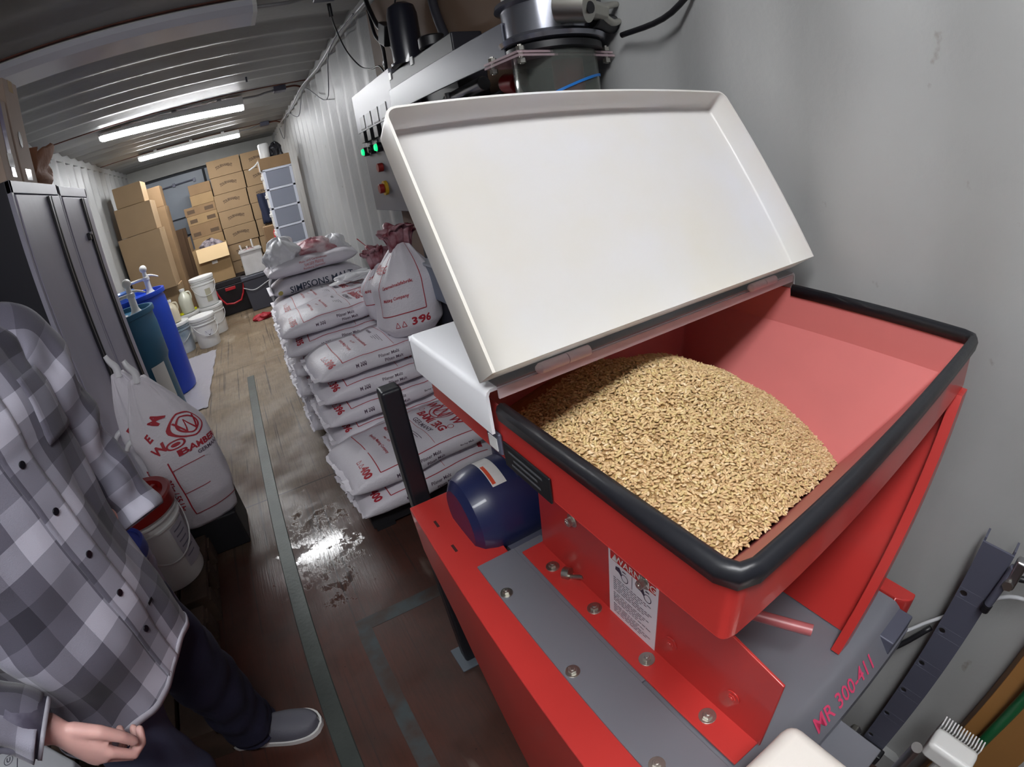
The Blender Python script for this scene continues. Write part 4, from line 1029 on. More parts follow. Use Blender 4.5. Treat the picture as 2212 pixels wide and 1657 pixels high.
# open-flap carton with junk, on the black toolbox
t = thing('open_carton', 'open carton of odds and ends with its pale flap hanging forward, on the toolbox', 'carton', loc=(-.15, 7.74, .497))
m = MB(); w, d, h = .50, .40, .52
m.box(-w / 2, w / 2, -d / 2, -d / 2 + .005, 0, h); m.box(-w / 2, w / 2, d / 2 - .005, d / 2, 0, h); m.box(-w / 2, -w / 2 + .005, -d / 2, d / 2, 0, h); m.box(w / 2 - .005, w / 2, -d / 2, d / 2, 0, h); m.box(-w / 2, w / 2, -d / 2, d / 2, 0, .005); m.build('carton_body', M_card, t)
m = MB(); m.box(-w / 2 + .06, w / 2, 0, .005, -.20, 0, M=Matrix.Translation((0, -d / 2 - .006, h)) @ Matrix.Rotation(-.35, 4, 'X')); m.build('flap', mat('flap_pale', (214, 186, 142), .7), t)
m = MB(); m.box(-w / 2, -w / 2 + .004, -d / 2, d / 2, h, h + .2, M=None); m.build('flap', M_card, t)
m = MB(); m.box(-.02, .06, -.2012, -.2002, .27, .31); m.build('tape_tab', M_plastic, t)
wad('odds_and_ends', (.02, 0, .40), .18, .15, .19, 4.4, mat('dark_junk', (58, 48, 56), .5, var=.8, vscale=14, var2=(168, 158, 164)), t, .5)
t = thing('toolbox', 'black open tool tote with a red trapezoid handle on the floor', 'toolbox', loc=(-.03, 7.735, 0))
m = MB(); m.hexa([(-.24, -.20, .001), (.24, -.20, .001), (.24, .22, .001), (-.24, .22, .001), (-.27, -.24, .42), (.27, -.24, .42), (.27, .24, .42), (-.27, .24, .42)]); m.build('tote_body', mat('tote_black', (22, 20, 26), .5), t, bevel=.012)
m = MB(); m.tube([(-.20, -.262, .40), (-.195, -.268, .36), (-.11, -.275, .18), (.11, -.275, .18), (.195, -.268, .36), (.20, -.262, .40)], .014, 10, sub=2); m.build('red_handle', mat('tote_red', (170, 30, 40), .4), t, smooth='all')
m = MB(); m.box(-.07, .08, -.262, -.25, .35, .395); m.build('red_latch', mat('tote_red', (170, 30, 40), .4), t, bevel=.008)
m = MB(); m.box(-.27, .27, -.24, .24, .421, .495); m.build('tote_tray', mat('tote_black', (22, 20, 26), .5), t, bevel=.006)
# white crate on a dark tote
t = thing('white_crate', 'dirty white open crate with sticks poking out on the dark grey tote', 'crate', loc=(.385, 7.42, .50))
m = MB(); w, d, h = .30, .26, .34
m.box(-w / 2, w / 2, -d / 2, -d / 2 + .008, 0, h); m.box(-w / 2, w / 2, d / 2 - .008, d / 2, 0, h); m.box(-w / 2, -w / 2 + .008, -d / 2, d / 2, 0, h); m.box(w / 2 - .008, w / 2, -d / 2, d / 2, 0, h); m.box(-w / 2, w / 2, -d / 2, d / 2, 0, .008); m.box(-w / 2 - .012, w / 2 + .012, -d / 2 - .012, -d / 2, h - .03, h)
m.build('crate_body', mat('dirty_white', (206, 204, 202), .5, var=.18, vscale=6), t, bevel=.003)
for p, q in (((-.08, 0, .1), (-.12, -.05, .42)), ((.06, .02, .1), (.05, -.02, .46)), ((.0, .05, .1), (-.03, .0, .38))):
    m = MB(); m.cyl(p, q, .012, n=10); m.build('stick', M_plastic, t)
wad('clutter', (0, 0, .22), .11, .09, .13, 8.8, mat('pinkish_clutter', (176, 140, 136), .5, var=.7, vscale=20, var2=(60, 50, 54)), t, .4)
t = thing('storage_tote', 'dark grey storage tote under the dirty white crate', 'tote', loc=(.40, 7.42, 0))
m = MB(); m.hexa([(-.20, -.16, .001), (.20, -.16, .001), (.20, .18, .001), (-.20, .18, .001), (-.23, -.19, .44), (.23, -.19, .44), (.23, .21, .44), (-.23, .21, .44)]); m.build('tote_body', mat('tote_grey', (72, 74, 84), .45), t, bevel=.01)
m = MB(); m.box(-.245, .245, -.205, .225, .44, .495); m.build('tote_lid', mat('tote_grey', (72, 74, 84), .45), t, bevel=.01)
m = MB(); m.tube([(-.24, -.21, .36), (-.1, -.225, .30), (.1, -.225, .36), (.24, -.22, .40)], .006, 8); m.build('grey_cord', mat('pale_cable', (190, 192, 196), .5), t, smooth='all')
# corner clutter between cartons and drawer tower
t = thing('side_shelf', 'low dark shelf unit beside the drawer tower', 'shelf', loc=(.76, 7.25, 0))
m = MB()
for z in (.10, .48, .84): m.box(-.13, .13, -.2, .2, z, z + .02)
m.build('shelf_board', M_lockd, t)
for a in (-.12, .12):
    for b in (-.19, .19): m = MB(); m.box(a - .01, a + .01, b - .01, b + .01, .001, .86); m.build('post', M_lockd, t)
carton('carton', .63, .84, 7.07, 7.35, .862, 1.08, 'brown carton with folded flaps on the low dark shelf', M_card2)
m = MB(); m.lathe([(.055, 0), (.07, .02), (.07, .12), (.05, .16), (.02, .17)], (.80, 6.88, .875), 24); 
o = m.build('red_canister', mat('canister_red', (196, 30, 46), .35), None, smooth=True, angle=40); tag(o, 'small red canister just left of the drawer tower', 'canister')
m = MB(); m.box(.70, .88, 6.80, 6.96, .001, .874); o = m.build('black_stool', M_lockd, None, bevel=.01); tag(o, 'narrow black box stand holding the red canister', 'stand')
m = MB(); m.grid(lambda a, b: (.70 + .16 * a, 7.955 + .02 * math.sin(a * 9 + b * 3), 1.085 + .45 * b), 12, 8); o = m.build('dark_jacket', mat('navy_cloth', (34, 40, 64), .85), None, solid=.03, smooth='all'); tag(o, 'dark navy jacket hanging in front of the printed cartons', 'jacket')
# plastic drawer tower
M_dr = mat('drawer_frame', (206, 210, 222), .35); M_pane = mat('drawer_clear', (150, 154, 168), .15, alpha=.72)
t = thing('drawer_tower', 'tall white plastic drawer tower with translucent bins against the corrugated wall', 'drawer tower', loc=(.885, 6.0, 0))
TZ = .2175
fr = MB()
for zz in [i * TZ for i in range(9)]: fr.box(-.165, .165, 0, .30, max(.001, zz - .012), zz + .012)
for a in (-.165, .135): fr.box(a, a + .03, 0, .012, .001, 8 * TZ); fr.box(a, a + .03, .288, .30, .001, 8 * TZ)
fr.build('tower_frame', M_dr, t, bevel=.002)
rnd = random.Random(2)
for i in range(8):
    z0 = i * TZ + .016; z1 = (i + 1) * TZ - .016
    d = MB(); d.box(-.134, .134, .004, .008, z0, z1); d.box(-.134, .134, .28, .284, z0, z1); d.box(-.15, -.13, .01, .28, z0, z1)
    do = d.build('drawer', M_pane, t)
    k = MB(); k.box(-.185, -.15, .02, .27, z0 + .11, z0 + .15); k.box(-.172, -.16, .01, .28, z0, z1); k.build('drawer_front', M_plastic, do, bevel=.005)
    if i >= 3:
        k = MB()
        for q in range(5 if i in (5, 6) else 2):
            x = rnd.uniform(-.10, .10); r = rnd.uniform(.02, .035); k.cyl((x, .05 + .04 * q, z0 + .002), (x, .05 + .04 * q, z0 + rnd.uniform(.05, .12)), r, n=14)
        k.build('bin_contents', mat('contents', (206, 204, 206), .5, var=.3), do)
t = carton('carton', .70, 1.05, 6.0, 6.34, 1.753, 1.88, 'shallow brown carton on top of the white drawer tower', M_card2, tape=False)
m = MB(); m.tube([(-.18, -.15, .10), (-.23, -.18, .06), (-.30, -.2, .03)], lambda q: .008, 8); m.build('paper_strip', M_plastic, t, smooth='all')
m = MB(); m.box(-.181, -.176, -.17, -.10, -.02, .10); m.build('paper_edge', M_plastic, t)
m = MB(); m.lathe([(.06, 0), (.062, .16), (.05, .175), (.002, .176)], (.80, 6.2, 1.882), 24); o = m.build('white_canister', M_plastic, None, smooth=True, angle=40); tag(o, 'white canister standing on the shallow carton on the drawer tower', 'canister')
wad('dark_hose_coil', (.93, 6.2, 1.882), .07, .08, .16, 1.2, M_lockd, None, .5); o = bpy.data.objects['dark_hose_coil']; tag(o, 'bundled dark hose on the shallow carton beside the white canister', 'hose')
# red rag on the floor
wad('red_rag', (.30, 6.62, .002), .13, .07, .07, 6.1, mat('red_cloth', (168, 22, 40), .6, var=.3, vscale=9), None, .5); tag(bpy.data.objects['red_rag'], 'crumpled red rag on the floor beside the sack columns', 'rag')
# ================================================================== CONTROL GEAR ABOVE THE MILL
M_ply = mat('plywood_panel', (120, 97, 80), .7, var=.18, vscale=3, stretch=(1, 1, .3))
t = thing('plywood_board', 'tan plywood backing board screwed to the corrugated wall', 'board')
m = MB(); m.box(1.140, 1.158, 1.30, 2.62, .62, 2.28); m.build('panel_sheet', M_ply, t)
for y, z in ((2.03, 1.965), (2.47, 1.955), (2.35, 1.02)):
    b = MB(); b.cyl((1.140, y, z), (1.137, y, z), .016, n=20); b.cyl((1.137, y, z), (1.132, y, z), .005, n=12); b.build('washer_screw', M_plastic, t)
# control panel
M_pgrey = mat('panel_grey', (112, 112, 120), .45)
t = thing('control_panel', 'grey control cabinet with green lights and red buttons on the corrugated wall', 'control panel')
m = MB(); m.box(1.05, 1.139, 2.13, 2.78, 1.235, 1.86); m.build('cabinet', M_pgrey, t, bevel=.004)
m = MB(); m.box(1.035, 1.05, 2.125, 2.785, 1.66, 1.862); co = m.build('white_cover', mat('cover_white', (184, 186, 196), .4), t, bevel=.002)
for i, y in enumerate((2.66, 2.535, 2.41, 2.275)):
    m = MB(); m.box(1.0335, 1.035, y - .04, y + .04, 1.675, 1.735); m.build('breaker_window', mat('cover_window', (160, 162, 172), .4), co)
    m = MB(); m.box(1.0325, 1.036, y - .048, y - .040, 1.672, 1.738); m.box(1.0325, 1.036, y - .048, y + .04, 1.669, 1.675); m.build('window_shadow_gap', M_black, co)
    m = MB(); m.box(1.02, 1.05, y - .035, y + .03, 1.60, 1.655); m.build('breaker', M_black, t, bevel=.002)
    m = MB(); m.box(1.044, 1.05, y - .04, y + .04, 1.575, 1.597); m.build('name_strip', M_pgrey, t)
for y, on in ((2.70, True), (2.575, False), (2.45, True)):
    m = MB(); m.cyl((1.05, y, 1.555), (1.022, y, 1.555), .024, n=20); lo = m.build('lamp_bezel', M_black, t, bevel=.002)
    m = MB(); m.cyl((1.022, y, 1.555), (1.012, y, 1.555), .018, .014, n=20); m.build('lamp_lens', mat('green_lamp', (10, 210, 110), .3, emit=2.2) if on else mat('dark_lamp', (14, 40, 28), .3), lo)
    m = MB(); m.box(1.046, 1.05, y - .012, y + .012, 1.585, 1.60); m.build('tag_plate', M_plastic, t)
m = MB(); m.cyl((1.05, 2.50, 1.457), (1.022, 2.50, 1.457), .022, n=20); m.build('red_button', mat('button_red', (136, 30, 26), .4), t, bevel=.003)
m = MB(); m.cyl((1.05, 2.50, 1.353), (1.035, 2.50, 1.353), .036, n=24); yo = m.build('yellow_collar', mat('button_yellow', (190, 150, 30), .4), t)
m = MB(); m.cyl((1.035, 2.50, 1.353), (1.010, 2.50, 1.353), .024, n=24); m.build('emergency_stop', mat('button_red', (136, 30, 26), .4), yo, bevel=.004)
# black drive unit with filter cylinder
t = thing('drive_unit', 'black drive unit with an upright black cylinder, behind the grey bracket', 'drive unit')
m = MB(); m.box(1.03, 1.138, 1.48, 2.115, 1.42, 1.83); m.build('drive_housing', mat('drive_black', (34, 34, 42), .45), t, bevel=.006)
m = MB(); m.lathe([(.070, 0), (.070, .01), (.060, .012), (.060, .20), (.052, .235), (.03, .25), (.002, .252)], (1.065, 1.95, 1.831), 28); m.build('filter_cylinder', mat('filter_black', (30, 32, 44), .28, coat=.4), t, smooth=True, angle=30)
m = MB(); m.cyl((1.065, 1.70, 1.831), (1.065, 1.70, 1.875), .05, n=24); m.build('round_knob', M_black, t, bevel=.008)
for y in (2.09, 1.83): m = MB(); m.box(1.026, 1.03, y - .012, y + .012, 1.805, 1.835); m.build('clip', M_plastic, t)
m = MB(); m.box(1.128, 1.139, 1.35, 2.36, .64, 1.22); o = m.build('dark_panel', mat('panel_navy', (40, 42, 54), .55), None, bevel=.004); tag(o, 'dark flat panel below the drive unit, next to the open sacks', 'cable duct')  # plain dark panel filling the dark area beside the open sacks
# grey-blue tub on the wall
t = thing('wall_tub', 'greyish blue plastic tub fixed to the wall behind the upright sacks', 'tub')
m = MB(); m.hexa([(1.09, 2.06, .80), (1.127, 2.06, .80), (1.127, 2.28, .80), (1.09, 2.28, .80), (1.075, 2.04, .975), (1.127, 2.04, .975), (1.127, 2.30, .975), (1.075, 2.30, .975)]); m.build('tub_body', mat('tub_blue', (116, 128, 148), .35), t, bevel=.008)
m = MB(); m.box(1.065, 1.127, 2.025, 2.315, .975, .988); m.build('tub_rim', mat('tub_rim', (176, 184, 196), .35), t, bevel=.004)
# horizontal grey bracket
t = thing('steel_bracket', 'long grey painted steel angle bracket running to the vertical chute', 'bracket')
m = MB(); m.ring([[(x, y, z) for x, z in ((.935, 1.725), (.935, 1.640), (.941, 1.640), (.941, 1.719), (1.03, 1.719), (1.03, 1.725))] for y in (1.03, 1.86)]); m.build('angle_bar', mat('bracket_grey', (84, 86, 96), .35, metal=.1), t, bevel=.002)
for y, z in ((1.18, 1.60), (1.42, 1.58)): bolt('bolt', (.99, y, z + .11), (0, 0, 1), parent=t)
m = MB(); m.box(1.0, 1.14, 1.80, 1.86, 1.64, 1.70); m.build('wall_arm', M_slate, t)
# chute: white pipe, steel collar, clear tube
t = thing('grain_chute', 'vertical grain chute of white pipe, steel clamp and clear tube above the open lid', 'chute', loc=(1.045, 1.0, -.015))
m = MB(); m.cyl((0, 0, 1.735), (0, 0, 2.40), .102, n=48); m.build('white_pipe', M_plastic, t, smooth=True, angle=40)
m = MB(); m.lathe([(.104, 1.675), (.120, 1.68), (.124, 1.69), (.108, 1.70), (.108, 1.765), (.122, 1.77), (.120, 1.78), (.104, 1.782)], n=48); m.build('steel_collar', mat('collar_steel', (160, 162, 172), .22, metal=.9), t, smooth=True, angle=35)
M_clear = mat('clear_tube', (190, 196, 190), .08, trans=.9, spec=.6); MATS['clear_tube'].node_tree.nodes['Principled BSDF'].inputs['IOR'].default_value = 1.2
m = MB(); n = 48
m.ring([[(r * math.cos(2 * PI * i / n), r * math.sin(2 * PI * i / n), z) for i in range(n)] for r, z in ((.098, 1.46), (.098, 1.674), (.093, 1.674), (.093, 1.46))], close=True); m.build('clear_tube', M_clear, t, smooth=True, angle=40)
m = MB(); m.lathe([(.104, 1.655), (.112, 1.658), (.112, 1.672), (.104, 1.675)], n=48); m.build('dark_gasket', M_black, t, smooth=True, angle=40)
m = MB(); m.ring([[(r * math.cos(2 * PI * i / n), r * math.sin(2 * PI * i / n), 1.56 + z + .10 * math.cos(2 * PI * i / n + .6) * .35) for i in range(n)] for r, z in ((.0985, 0), (.1005, 0), (.1005, .006), (.0985, .006))], close=True); m.build('blue_tape_ring', mat('blue_tape', (20, 110, 190), .4), t)
m = MB(); m.cyl((.02, -.02, 1.48), (.02, -.02, 1.68), .036, n=20); m.build('red_inner_sleeve', mat('sleeve_red', (140, 40, 52), .5, alpha=.8), t, smooth=True)
# clamp hardware on the collar, camera side
def cv(a, b, c): return (a - .055, b, c - .035)
cl = MB(); cl.cyl(cv(.0, -.120, 1.775), cv(.03, -.175, 1.76), .040, .036, n=28); cl.build('clamp_barrel', M_zinc, t, smooth=True, angle=40)
cl = MB(); cl.cyl(cv(.03, -.145, 1.765), cv(.11, -.120, 1.765), .022, n=6); cl.build('clamp_nut', M_zinc, t, bevel=.003)
cl = MB(); cl.cyl(cv(.030, -.178, 1.755), cv(.026, -.160, 1.757), .013, n=16); cl.build('clamp_bore', M_black, t)
for dz in (-.02, .02):
    cl = MB(); cl.tube([cv(.10, -.125, 1.765 + dz * .3), cv(.14, -.115, 1.765 + dz), cv(.17, -.105, 1.772 + dz)], lambda q: .010 - .003 * q, 10); cl.build('wing', M_zinc, t, smooth='all')
m = MB(); m.cyl((.03, -.11, 1.715), (.12, -.08, 1.715), .022, n=16); m.build('rubber_block', M_black, t, bevel=.004)
# acrylic slide gate
t2 = thing('slide_gate', 'clear acrylic slide gate plate clamped across the chute', 'slide gate')
m = MB(); m.box(.90, 1.158, .92, 1.07, 1.624, 1.629); m.build('lower_plate', mat('acrylic_pink', (200, 176, 182), .15, alpha=.55), t2)
m = MB(); m.box(.90, 1.158, .925, 1.07, 1.6325, 1.6375); m.build('upper_plate', mat('acrylic_pink', (200, 176, 182), .15, alpha=.55), t2)
for x, y in ((.915, .935), (1.145, .935), (1.145, 1.055), (.915, 1.055)):
    m = MB(); m.cyl((x, y, 1.610), (x, y, 1.652), .0045, n=10); m.cyl((x, y, 1.639), (x, y, 1.648), .0095, n=6); m.cyl((x, y, 1.612), (x, y, 1.622), .0095, n=6); m.build('gate_bolt', M_zinc, t2)
# pneumatic valves and hoses
t = thing('valve_group', 'cluster of small valves and red fitting under the grey bracket', 'valve')
m = MB(); m.cyl((1.02, 1.55, 1.62), (1.02, 1.30, 1.63), .022, n=16); m.build('valve_body', M_steel, t, bevel=.004)
m = MB(); m.cyl((1.0, 1.50, 1.57), (1.0, 1.50, 1.64), .012, n=12); m.build('valve_stem', M_steel, t)
for y in (1.56, 1.40): m = MB(); m.box(.985, 1.01, y - .015, y + .015, 1.52, 1.61); m.build('lever_grip', M_black, t, bevel=.004)
m = MB(); m.cyl((1.03, 1.20, 1.61), (1.03, 1.14, 1.60), .026, n=18); m.build('red_fitting', mat('fitting_red', (150, 30, 34), .35), t, bevel=.004)
m = MB(); m.tube([(1.03, 1.20, 1.60), (1.02, 1.28, 1.585), (1.03, 1.40, 1.60)], .006, 8); m.build('air_hose', M_black, t, smooth='all')
m = MB(); m.tube([(1.03, 1.14, 1.59), (1.04, 1.08, 1.54), (1.06, 1.02, 1.48)], .006, 8); m.build('air_hose', M_black, t, smooth='all')
m = MB(); m.box(1.04, 1.138, 1.05, 1.46, 1.40, 1.56); m.build('manifold', mat('manifold_brown', (96, 86, 80), .45, metal=.4), t, bevel=.006)
for y in (1.15, 1.25, 1.35): m = MB(); m.box(1.036, 1.04, y - .004, y + .004, 1.41, 1.55); m.build('manifold_rib', M_zinc, t)
t = thing('dark_hose', 'dark ribbed hose hanging down in front of the plywood board', 'hose')
m = MB(); m.tube([(1.10, 1.76, 2.30), (1.105, 1.745, 2.1), (1.10, 1.72, 1.98), (1.10, 1.66, 1.84)], .017, 12); m.build('hose_body', mat('hose_dark', (44, 44, 52), .5), t, smooth='all')
m = MB(); m.cyl((1.103, 1.738, 2.06), (1.103, 1.73, 2.03), .022, n=16); m.build('hose_clamp', M_steel, t)
t = thing('power_adapter', 'black power adapter with bundled cords hanging over the control cabinet', 'power adapter')
m = MB(); m.box(-.02, .02, -.045, .045, -.05, .05, M=Matrix.Translation((1.10, 2.27, 2.05)) @ Matrix.Rotation(.5, 4, 'X')); m.build('adapter_body', M_black, t, bevel=.006)
m = MB(); m.tube([(1.11, 2.52, 2.34), (1.11, 2.47, 2.24), (1.11, 2.38, 2.12), (1.11, 2.30, 2.08)], .011, 10); m.build('cord', M_black, t, smooth='all')
m = MB(); m.tube([(1.11, 2.50, 2.30), (1.10, 2.42, 2.10), (1.10, 2.34, 2.02), (1.11, 2.36, 1.94), (1.11, 2.38, 1.87)], .008, 10); m.build('cord', M_black, t, smooth='all')
m = MB(); m.tube([(1.12, 2.05, 2.3), (1.12, 2.1, 2.2), (1.12, 2.18, 2.12)], .004, 8); m.build('thin_cord', M_black, t, smooth='all')
m = MB(); m.tube([(1.12, 2.26, 2.0), (1.12, 2.22, 1.93), (1.11, 2.22, 1.87)], .014, 10); m.build('cord', M_black, t, smooth='all')
t = thing('cable_with_plug', 'thin black cable with a plug hanging from the ceiling and looping to the cabinet', 'cable')
m = MB(); m.tube([(.98, 2.70, 2.30), (1.0, 2.72, 2.22), (1.05, 2.78, 2.12), (1.10, 2.75, 2.02), (1.11, 2.60, 1.965), (1.11, 2.46, 1.945), (1.11, 2.38, 1.88)], .004, 8); m.build('cord', M_black, t, smooth='all')
m = MB(); m.tube([(.975, 2.69, 2.36), (.98, 2.70, 2.29)], .011, 12, sub=1); m.build('plug', M_black, t, smooth=True)
m = MB(); m.tube([(1.13, .86, 1.66), (1.14, .72, 1.68), (1.14, .60, 1.78), (1.13, .54, 1.95), (1.12, .50, 2.2)], .0065, 10); o = m.build('black_cable', M_black, None, smooth='all'); tag(o, 'black cable curving up the wall from behind the chute clamp', 'cable')
# ================================================================== LOWER RIGHT
t = thing('perforated_strut', 'slate grey perforated steel strut standing against the wall', 'strut')
m = MB()
for i in range(8):
    z0 = .001 + .1015 * i if i else .001
holes = [.181 - .0, .291, .396, .501, .610, .717]
def strut_face():
    mb = MB(); x0, x1, y0, y1 = 1.118, 1.122, -.050, .010
    zs = [.001] + [h for h in holes] + [.838]
    yc = (y0 + y1) / 2 + .018; r = .0075; n = 16
    prev = .001
    for h in holes:
        mb.box(x0, x1, y0, y1, prev, h - .012)
        # plate square with a round hole
        for X in ((x0, x1),):
            sq = []; ci = []
            for k in range(n):
                a = 2 * PI * k / n; c, s_ = math.cos(a), math.sin(a); ci.append((yc + r * c, h + r * s_))
                q = max(abs(c), abs(s_)); yy = c / q; zz = s_ / q
                sq.append(((y0 + y1) / 2 + yy * (y1 - y0) / 2, h + zz * .012))
            mb.ring([[(x0, *p) for p in ci], [(x0, *p) for p in sq], [(x1, *p) for p in sq], [(x1, *p) for p in ci]], caps=False, close=True)
        prev = h + .012
    mb.box(x0, x1, y0, y1, prev, .838)
    return mb
m = strut_face(); m.box(1.122, 1.150, -.050, -.046, .001, .845); m.box(1.122, 1.150, .006, .010, .001, .845)
m.build('strut_channel', M_slate, t, bevel=.001)
m = MB(); m.box(1.09, 1.118, -.06, .02, .12, .16); m.build('mount_foot', M_black, t, bevel=.004)
m = MB(); m.cyl((1.09, .035, .21), (1.065, .035, .21), .016, n=6); m.build('hex_nut', M_zinc, t, bevel=.003)
t = thing('clamp', 'small dark toggle clamp with a rod at the top of the strut', 'clamp')
m = MB(); m.cyl((1.105, -.058, .83), (1.105, -.050, .735), .008, n=14); m.build('clamp_rod', M_slate, t, bevel=.002)
m = MB(); m.cyl((1.105, -.050, .735), (1.105, -.049, .72), .0095, n=14); m.build('rod_tip', M_black, t)
m = MB(); m.box(1.095, 1.115, -.075, -.055, .79, .85); m.build('clamp_body', M_steel, t, bevel=.005)
m = MB(); m.cyl((1.09, -.062, .80), (1.12, -.062, .80), .010, n=6); m.build('clamp_nut', M_zinc, t)
m = MB(); m.tube([(1.12, -.055, .80), (1.13, -.09, .80), (1.15, -.16, .83)], .006, 8); m.build('black_cable', M_black, t, smooth='all')
m = MB(); m.tube([(1.06, .12, .64), (1.10, .075, .56), (1.13, .03, .60), (1.145, -.02, .66), (1.15, -.08, .735), (1.14, -.16, .76)], .004, 8); o = m.build('white_cable', mat('pale_cable', (190, 192, 196), .5), None, smooth='all'); tag(o, 'thin white cable passing behind the perforated strut', 'cable')
m = MB(); m.tube([(1.05, .14, .55), (1.09, .08, .50), (1.14, .02, .58)], .006, 8); o = m.build('black_cable', M_black, None, smooth='all'); tag(o, 'black cable running from the mill end to the perforated strut', 'cable')
m = MB(); m.box(1.10, 1.155, -.30, -.155, .001, 1.6); o = m.build('wood_board', mat('pine_board', (150, 106, 56), .6, var=.2, vscale=3, stretch=(1, 1, .15)), None, bevel=.002); tag(o, 'orange-brown pine board standing against the wall behind the strut', 'board')
m = MB(); m.tube([(1.10, -.22, .001), (1.08, -.20, .4), (1.04, -.20, 1.0)], .012, 12); o = m.build('green_pole', mat('green_pole', (16, 92, 52), .4), None, smooth=True); tag(o, 'dark green pole in the corner beside the pine board', 'pole')
t = thing('white_brush', 'white plastic brush head with short bristles by the green pole', 'brush')
m = MB(); m.box(.97, 1.02, -.20, -.10, .45, .50); m.build('brush_head', M_plastic, t, bevel=.012)
m = MB()
for i in range(14): m.box(1.022, 1.045, -.198 + i * .007, -.195 + i * .007, .452, .498)
m.build('bristles', M_plastic, t)
m = MB(); m.cyl((.995, -.15, .001), (.995, -.15, .45), .012, n=14); m.build('handle', M_plastic, t)
t = thing('steel_rod', 'bright steel rod end sticking up beside the white plastic block', 'rod')
m = MB(); m.cyl((.748, -.06, .60), (.748, -.060, .79), .008, n=16); m.build('rod', M_steel, t, smooth=True, angle=40)
m = MB(); m.cyl((.748, -.06, .001), (.748, -.06, .601), .012, n=16); m.build('rod_sleeve', M_slate, t, smooth=True, angle=40)
# ================================================================== PERSON
def plaid():
    m = bpy.data.materials.new('plaid_flannel'); m.use_nodes = True; nt = m.node_tree; b = nt.nodes['Principled BSDF']; N = nt.nodes.new; L = nt.links.new
    uv = N('ShaderNodeUVMap'); uv.uv_map = 'UVMap'; sp_ = N('ShaderNodeSeparateXYZ'); L(uv.outputs[0], sp_.inputs[0])
    outs = []
    for k in (0, 1):
        d = N('ShaderNodeMath'); d.operation = 'DIVIDE'; L(sp_.outputs[k], d.inputs[0]); d.inputs[1].default_value = .044 * 4
        f = N('ShaderNodeMath'); f.operation = 'FRACT'; L(d.outputs[0], f.inputs[0])
        r = N('ShaderNodeValToRGB'); r.color_ramp.interpolation = 'CONSTANT'; L(f.outputs[0], r.inputs[0])
        e = r.color_ramp.elements; e[0].position = 0; e[0].color = (1, 1, 1, 1); e[1].position = .25; e[1].color = (.45, .45, .45, 1)
        x = e.new(.5); x.color = (.12, .12, .12, 1); x = e.new(.75); x.color = (.45, .45, .45, 1)
        outs.append(r.outputs[0])
    a = N('ShaderNodeMix'); a.data_type = 'RGBA'; a.inputs[0].default_value = .5; L(outs[0], a.inputs[6]); L(outs[1], a.inputs[7])
    r = N('ShaderNodeValToRGB'); L(a.outputs[2], r.inputs[0]); e = r.color_ramp.elements
    e[0].position = .12; e[0].color = (*lin((42, 40, 52)), 1); e[1].position = 1.; e[1].color = (*lin((186, 185, 200)), 1)
    x = e.new(.45); x.color = (*lin((92, 90, 104)), 1); x = e.new(.72); x.color = (*lin((142, 141, 155)), 1)
    L(r.outputs[0], b.inputs['Base Color']); b.inputs['Roughness'].default_value = .9; b.inputs['Sheen Weight'].default_value = .2
    n = N('ShaderNodeTexNoise'); n.inputs['Scale'].default_value = 500; L(uv.outputs[0], n.inputs[0]); bp = N('ShaderNodeBump'); bp.inputs['Strength'].default_value = .25; bp.inputs['Distance'].default_value = .002
    L(n.outputs[0], bp.inputs['Height']); L(bp.outputs[0], b.inputs['Normal'])
    return m
M_plaid = plaid()
def loft(fn, nu, nv, name, mt, parent, closed=True, solid=.0, uvf=None):
    """fn(a,b)->(point,(u,v)); a around, b along"""
    m = MB(); uvs = []
    for j in range(nv + 1):
        for i in range(nu + 1):
            p, w = fn(i / nu, j / nv); m.v.append(tuple(p)); uvs.append(w)
    for j in range(nv):
        for i in range(nu):
            q = [j * (nu + 1) + i, j * (nu + 1) + i + 1, (j + 1) * (nu + 1) + i + 1, (j + 1) * (nu + 1) + i]; m.f.append(q); m.m.append(0)
    o = m.build(name, mt, parent, smooth='all', solid=solid)
    ul = o.data.uv_layers.new(name='UVMap')
    for lp_ in o.data.loops: ul.data[lp_.index].uv = uvs[lp_.vertex_index]
    # weld the lengthwise seam without touching the UVs
    bm = bmesh.new(); bm.from_mesh(o.data); bmesh.ops.remove_doubles(bm, verts=bm.verts, dist=1e-5); bm.to_mesh(o.data); bm.free()
    return o
person = thing('person', 'person in a grey and white plaid shirt and navy trousers facing the mill', 'person')
F = Vector((.90, -.43, 0)).normalized(); Lt = Vector((-F.y, F.x, 0))      # facing, left-hand side
CT = Vector((-.262, .84, 0))
def interp(tab, t):
    for (a, va), (b, vb) in zip(tab[:-1], tab[1:]):
        if t <= b:
            k = (t - a) / (b - a); k = k * k * (3 - 2 * k) * .5 + k * .5
            return [x + (y - x) * k for x, y in zip(va, vb)]
    return tab[-1][1]
